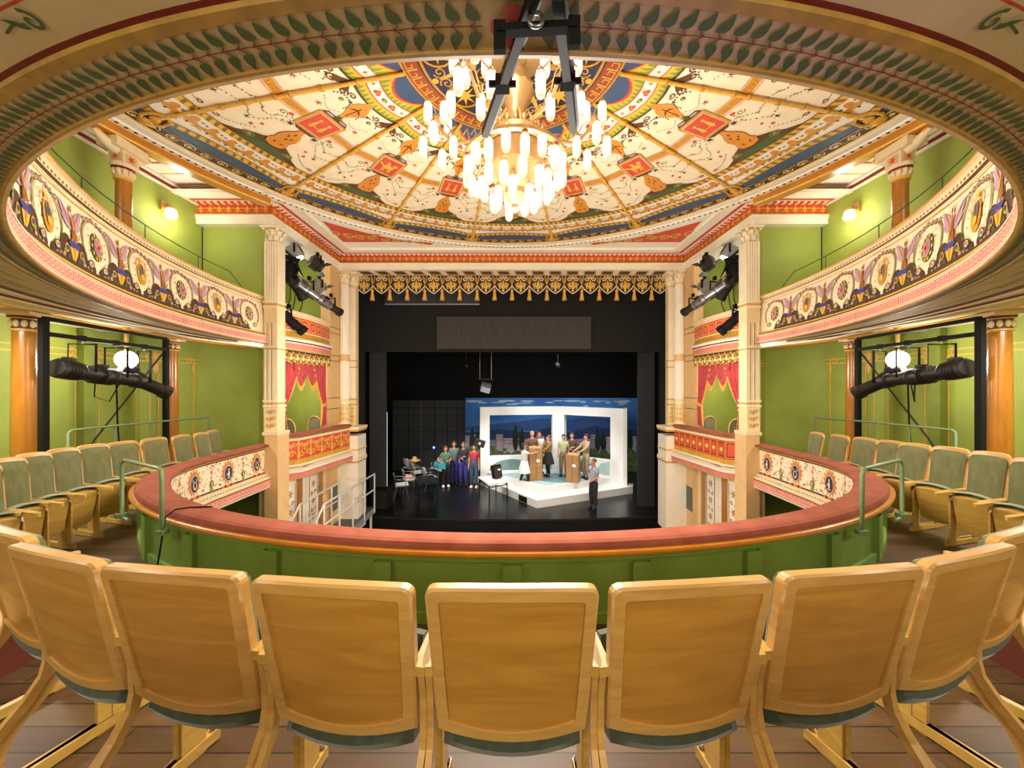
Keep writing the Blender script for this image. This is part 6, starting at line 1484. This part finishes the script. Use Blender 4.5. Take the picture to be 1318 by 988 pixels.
def fresnel_light(loc, dirv, lab, group, r=.11, bright=None, col=STEEL, top=.24):
    t = thing('fresnel_spotlight', lab, 'stage light', loc, group=group); d = V(dirv).normalized(); side = d.cross(V((0, 0, 1))).normalized(); up = side.cross(d); rot = Matrix((side, d, up)).transposed()
    mb = MB(); mb.box(-d * .06, (r * 1.9, .22, r * 1.9), col, rot); mb.lathe([(r * .98, .04), (r * .98, .10), (r * .82, .10), (r * .75, .07), (0, .085)], (0, 0, 0), col, 14, axis=d, mats=[col, col, col, bright or BLACK])
    for q in (-1, 1): mb.box(-d * .06 + up * q * r * .98, (r * 1.2, .16, .012), BLACK, rot)
    part(mb, 'housing', t)
    for q in (-1, 1):
        mb = MB(); mb.box(d * .15 + up * q * r * 1.15, (r * 1.9, .12, .006), col, rot @ Matrix.Rotation(q * .4, 3, 'X')); part(mb, 'barn_door', t)
    mb = MB(); tv = V((0, 0, top)); yk = tv - V((0, 0, .06)); mb.tube([side * r * 1.15, side * r * 1.15 + yk, yk - side * r * 1.15, side * -r * 1.15], 1.0, BLACK, n=4, flat=(.018, .006), smooth=False); mb.box(tv, (.05, .06, .07), BLACK); mb.tube([yk, tv], .012, STEEL, 6); part(mb, 'yoke', t)
    return t
GLOW = mat('lens_glow', '#fff6e0', .3, emit=14, var=0)
for sg, sd in ((-1, 'left'), (1, 'right')):
    # goal-post frame under the gallery with three spotlights
    A, B = V((sg * 6.12, 4.68, 0)), V((sg * 6.62, 6.85, 0))
    t = thing('steel_frame', 'black steel goal-post frame with diagonal brace under the %s gallery' % sd, 'frame', (sg * 6.3, 5.7, BF)); zt = h(.86)
    for p in (A, B):
        mb = MB(); mb.box(p + V((0, 0, (BF + zt) / 2)), (.07, .07, zt - BF), BLACK); part(mb, 'post', t, False)
    mb = MB(); mb.bar(A + V((0, 0, zt)), B + V((0, 0, zt)), .05, .05, BLACK); part(mb, 'top_bar', t, False)
    zb = h(.66); mb = MB(); mb.bar(A + V((0, 0, zb)), B + V((0, 0, zb)), .055, .055, BLACK); part(mb, 'lamp_bar', t, False)
    mb = MB(); mb.tube([B + V((0, 0, zb)), (A + B) / 2 + V((sg * .35, 0, h(-.9))), A + V((sg * .5, .5, BF))], .014, DGREY, 6); part(mb, 'brace', t, False)
    mb = MB(); M_ = (A + B) / 2; mb.tube([M_ + V((0, 0, h(.1))), M_ + V((.02, 0, h(-.6))), M_ + V((.1, 0, BF))], .012, BLACK, 6); mb.tube([M_ + V((-.1, -.2, h(.15))), M_ + V((-.12, -.2, h(-.2))), M_ + V((0, -.1, h(-.28))), M_ + V((.05, 0, h(0)))], .009, BLACK, 6); mb.tube([A + V((0, .3, h(.28))), A + V((0, .55, h(.05))), A + V((0.05, .9, h(.2)))], .009, BLACK, 6); part(mb, 'cable', t, False)
    D = (B - A).normalized(); names = ['nearest the camera', 'in the middle', 'nearest the stage']
    for i, (q, dv) in enumerate(((.24, D * 1.0 + V((0, 0, -.14))), (.50, D + V((-sg * .10, 0, -.12))), (.76, D * .75 + V((-sg * .38, 0, -.42))))):
        p = A + (B - A) * q; profile_light((p.x, p.y, h((.17, .10, .02)[i])), dv, 'black profile spotlight %s on the %s under-gallery frame' % (names[i], sd), 'black profile spotlights on the under-gallery frames', L=(.78, .85, .8)[i], bar_z=zb, r=.125)
    # lit bulb under the gallery
    p = V((sg * 6.62, 6.15, 0))
    t = thing('ceiling_lamp', 'bright bare lamp under the %s gallery behind the spotlights' % sd, 'lamp', (p.x, p.y, h(1.0))); mb = MB(); mb.lathe([(.05, 0), (.05, -.10), (.03, -.14), (.03, -.46)], (0, 0, 0), GOLDM, 10); part(mb, 'fitting', t); mb = MB(); mb.ball((0, 0, -.58), .15, GLOW, 12, 8); part(mb, 'bulb', t)
    # cluster of lights on a pole in the upper loge
    t = thing('lighting_pole', 'dark rigging bar with cables carrying lamps in the %s upper loge' % sd, 'rigging bar', (sg * 4.75, 7.3, h(2.9)))
    mb = MB(); mb.tube([(sg * 4.80, 7.02, h(2.93)), (sg * 4.55, 7.5, h(2.62)), (sg * 4.62, 7.9, h(2.35))], .025, DGREY, 8); part(mb, 'upper_bar', t, False)
    mb = MB(); mb.tube([(sg * 4.72, 7.05, h(2.15)), (sg * 4.40, 7.5, h(1.95)), (sg * 4.28, 8.5, h(1.9))], .025, DGREY, 8); part(mb, 'lower_bar', t, False)
    mb = MB()
    for i in range(5):
        y = 7.1 + .22 * i; mb.tube([(sg * 4.66, y, h(2.2)), (sg * (4.7 + .04 * (i % 2)), y + .05, h(1.8)), (sg * 4.75, y - .03, h(1.52))], .010, BLACK, 5)
    mb.tube([(sg * 4.5, 7.45, h(2.3)), (sg * 4.45, 7.6, h(2.1)), (sg * 4.5, 7.75, h(2.25)), (sg * 4.55, 7.6, h(2.4)), (sg * 4.5, 7.45, h(2.3))], .012, CREAM, 6); part(mb, 'cable', t, False)
    mr = (lambda px: px) if sg < 0 else (lambda px: 1318 - px)
    def A_(px, py, Z): return at(mr(px), py, Z)
    S = [('f', (382, 327, 7.6), (-sg * .5, .1, -.9), .125, SILVER, 'flat silver floodlight at the top of the %s loge lamp cluster'),
         ('f', (409, 341, 7.9), (-sg * .6, .8, -.5), .125, DGREY, 'dark round fresnel lamp upper stage side of the %s loge cluster'),
         ('f', (372, 346, 7.35), (-sg * .9, -.6, .1), .15, BLACK, 'black lamp turned towards the auditorium in the %s loge cluster'),
         ('f', (411, 372, 7.9), (-sg * .7, .8, -.45), .15, STEEL, 'shiny steel fresnel lamp in the middle of the %s loge cluster'),
         ('p', (380, 368, 7.4), (-sg * .45, .3, -.85), .085, DGREY, 'dark slanted profile lamp beside the pier in the %s loge cluster'),
         ('p', (398, 374, 7.5), (-sg * .5, 1.2, -.5), .08, STEEL, 'bright steel profile lamp nearest the pier in the %s lower lamp row'),
         ('p', (411, 384, 8.0), (-sg * .5, 1.2, -.5), .08, STEEL, 'steel profile lamp second in the %s lower lamp row'),
         ('p', (426, 394, 8.5), (-sg * .5, 1.2, -.5), .08, DGREY, 'profile lamp at the stage end of the %s lower lamp row'),
         ('p', (372, 411, 7.15), (-sg * .55, .6, -.65), .085, BLACK, 'single black spotlight hanging in front of the %s red loge panel')]
    for i, (kd, q, dv, r, col, lab) in enumerate(S):
        p = A_(*q)
        if kd == 'f': fresnel_light(tuple(p), dv, lab % sd, 'lamps in the upper loges', r, GLOW if i in (0,) else None, col)
        else: profile_light(tuple(p), dv, lab % sd, 'lamps in the upper loges', L=.60 if i != 8 else .72, col=col, r=r * 1.25)

# ================================================================ LIGHTS AND CAMERA
def light(kind, loc, energy, color=(1, .85, .62), size=.2, name='lamp_light', target=None, spot=60, blend=.5):
    l = bpy.data.lights.new(name, kind); l.energy = energy; l.color = color
    if kind in ('POINT', 'SPOT'): l.shadow_soft_size = size
    if kind == 'AREA': l.size = size
    if kind == 'SPOT': l.spot_size = R(spot); l.spot_blend = blend
    o = bpy.data.objects.new(name, l); C.objects.link(o); o.location = loc
    if target is not None: o.rotation_euler = (V(target) - V(loc)).to_track_quat('-Z', 'Y').to_euler()
    return o
WARM = (1.0, .80, .56); WARM2 = (1, .92, .80)
light('POINT', (0.03, 3.55, h(.75)), 620, WARM2, .8, 'chandelier_light')
light('POINT', (0.03, 3.0, h(2.72)), 16, WARM2, .15, 'chandelier_light')
for sg in (-1, 1):
    light('POINT', (sg * 5.55, 6.0, h(2.75)), 17, WARM2, .08, 'sconce_light')
    light('POINT', (sg * 5.0, 3.2, h(2.6)), 18, WARM2, .3, 'gallery_house_light')
    light('POINT', (sg * 6.62, 6.0, h(.30)), 60, WARM2, .12, 'gallery_lamp_light')
    light('POINT', (sg * 6.0, 8.3, h(.35)), 50, WARM2, .2, 'gallery_lamp_light')
    light('AREA', (sg * 5.9, 3.6, h(.86)), 110, WARM2, .8, 'under_gallery_fill', (sg * 5.6, 3.7, 0))  # added area fill under the galleries, standing for no visible lamp
    light('AREA', (sg * 4.0, .2, h(.86)), 55, WARM2, .8, 'under_gallery_fill', (sg * 3.6, .9, 0))
    light('AREA', (sg * 1.2, -1.5, h(.85)), 46, WARM2, 1.0, 'under_gallery_fill', (sg * .9, 1.6, h(-1.0)))
    light('POINT', (sg * 1.3, -.7, h(-.1)), 17, WARM2, .35, 'soffit_fill_light')  # added uplight in place of floor bounce, brightens soffit and seat backs
    light('POINT', (sg * 3.2, 7.3, h(.3)), 80, WARM2, .3, 'loge_wash_light')
    light('POINT', (sg * 5.3, 8.3, h(2.3)), 22, WARM2, .2, 'loge_lamp_light')
    light('POINT', (sg * 5.4, 8.5, h(.1)), 25, WARM2, .2, 'loge_lamp_light')
    light('POINT', (sg * 2.2, 6.8, h(-3.0)), 90, WARM2, .4, 'parterre_light')
light('SPOT', (.55, 1.7, h(-.3)), 14, (.45, .32, 1), .1, 'violet_stage_spill', (.55, .72, h(.76)), 40)
light('SPOT', (-1.5, 11.2, h(.8)), 520, (1, .97, .92), .3, 'stage_front_light', (1.2, 13.0, SF), 70)
light('SPOT', (2.8, 11.0, h(.7)), 380, (1, .97, .92), .3, 'stage_front_light', (1.6, 13.0, SF), 70)
light('SPOT', (-3.3, 11.2, h(.7)), 850, (1, .95, .88), .3, 'stage_front_light', (-2.3, 13.6, SF), 60)
light('AREA', (1.8, 13.0, h(.9)), 110, (.9, .95, 1), 3.0, 'stage_top_light', (1.8, 14.2, SF))
w = bpy.data.worlds.new('dim_world'); bpy.context.scene.world = w; w.use_nodes = True
w.node_tree.nodes['Background'].inputs[0].default_value = (1, .85, .65, 1); w.node_tree.nodes['Background'].inputs[1].default_value = .05
cam = bpy.data.cameras.new('camera'); cam.sensor_width = 36; cam.lens = F / 1318 * 36; cam.clip_start = .02; cam.clip_end = 100
co = bpy.data.objects.new('camera', cam); C.objects.link(co); co.location = (0, 0, CZ); co.rotation_euler = (pi / 2, 0, 0)
bpy.context.scene.camera = co
sc = bpy.context.scene
sc.view_settings.view_transform = 'Standard'; sc.view_settings.look = 'None'; sc.view_settings.exposure = 0.0
sc.cycles.use_denoising = True
sc.cycles.max_bounces = 6
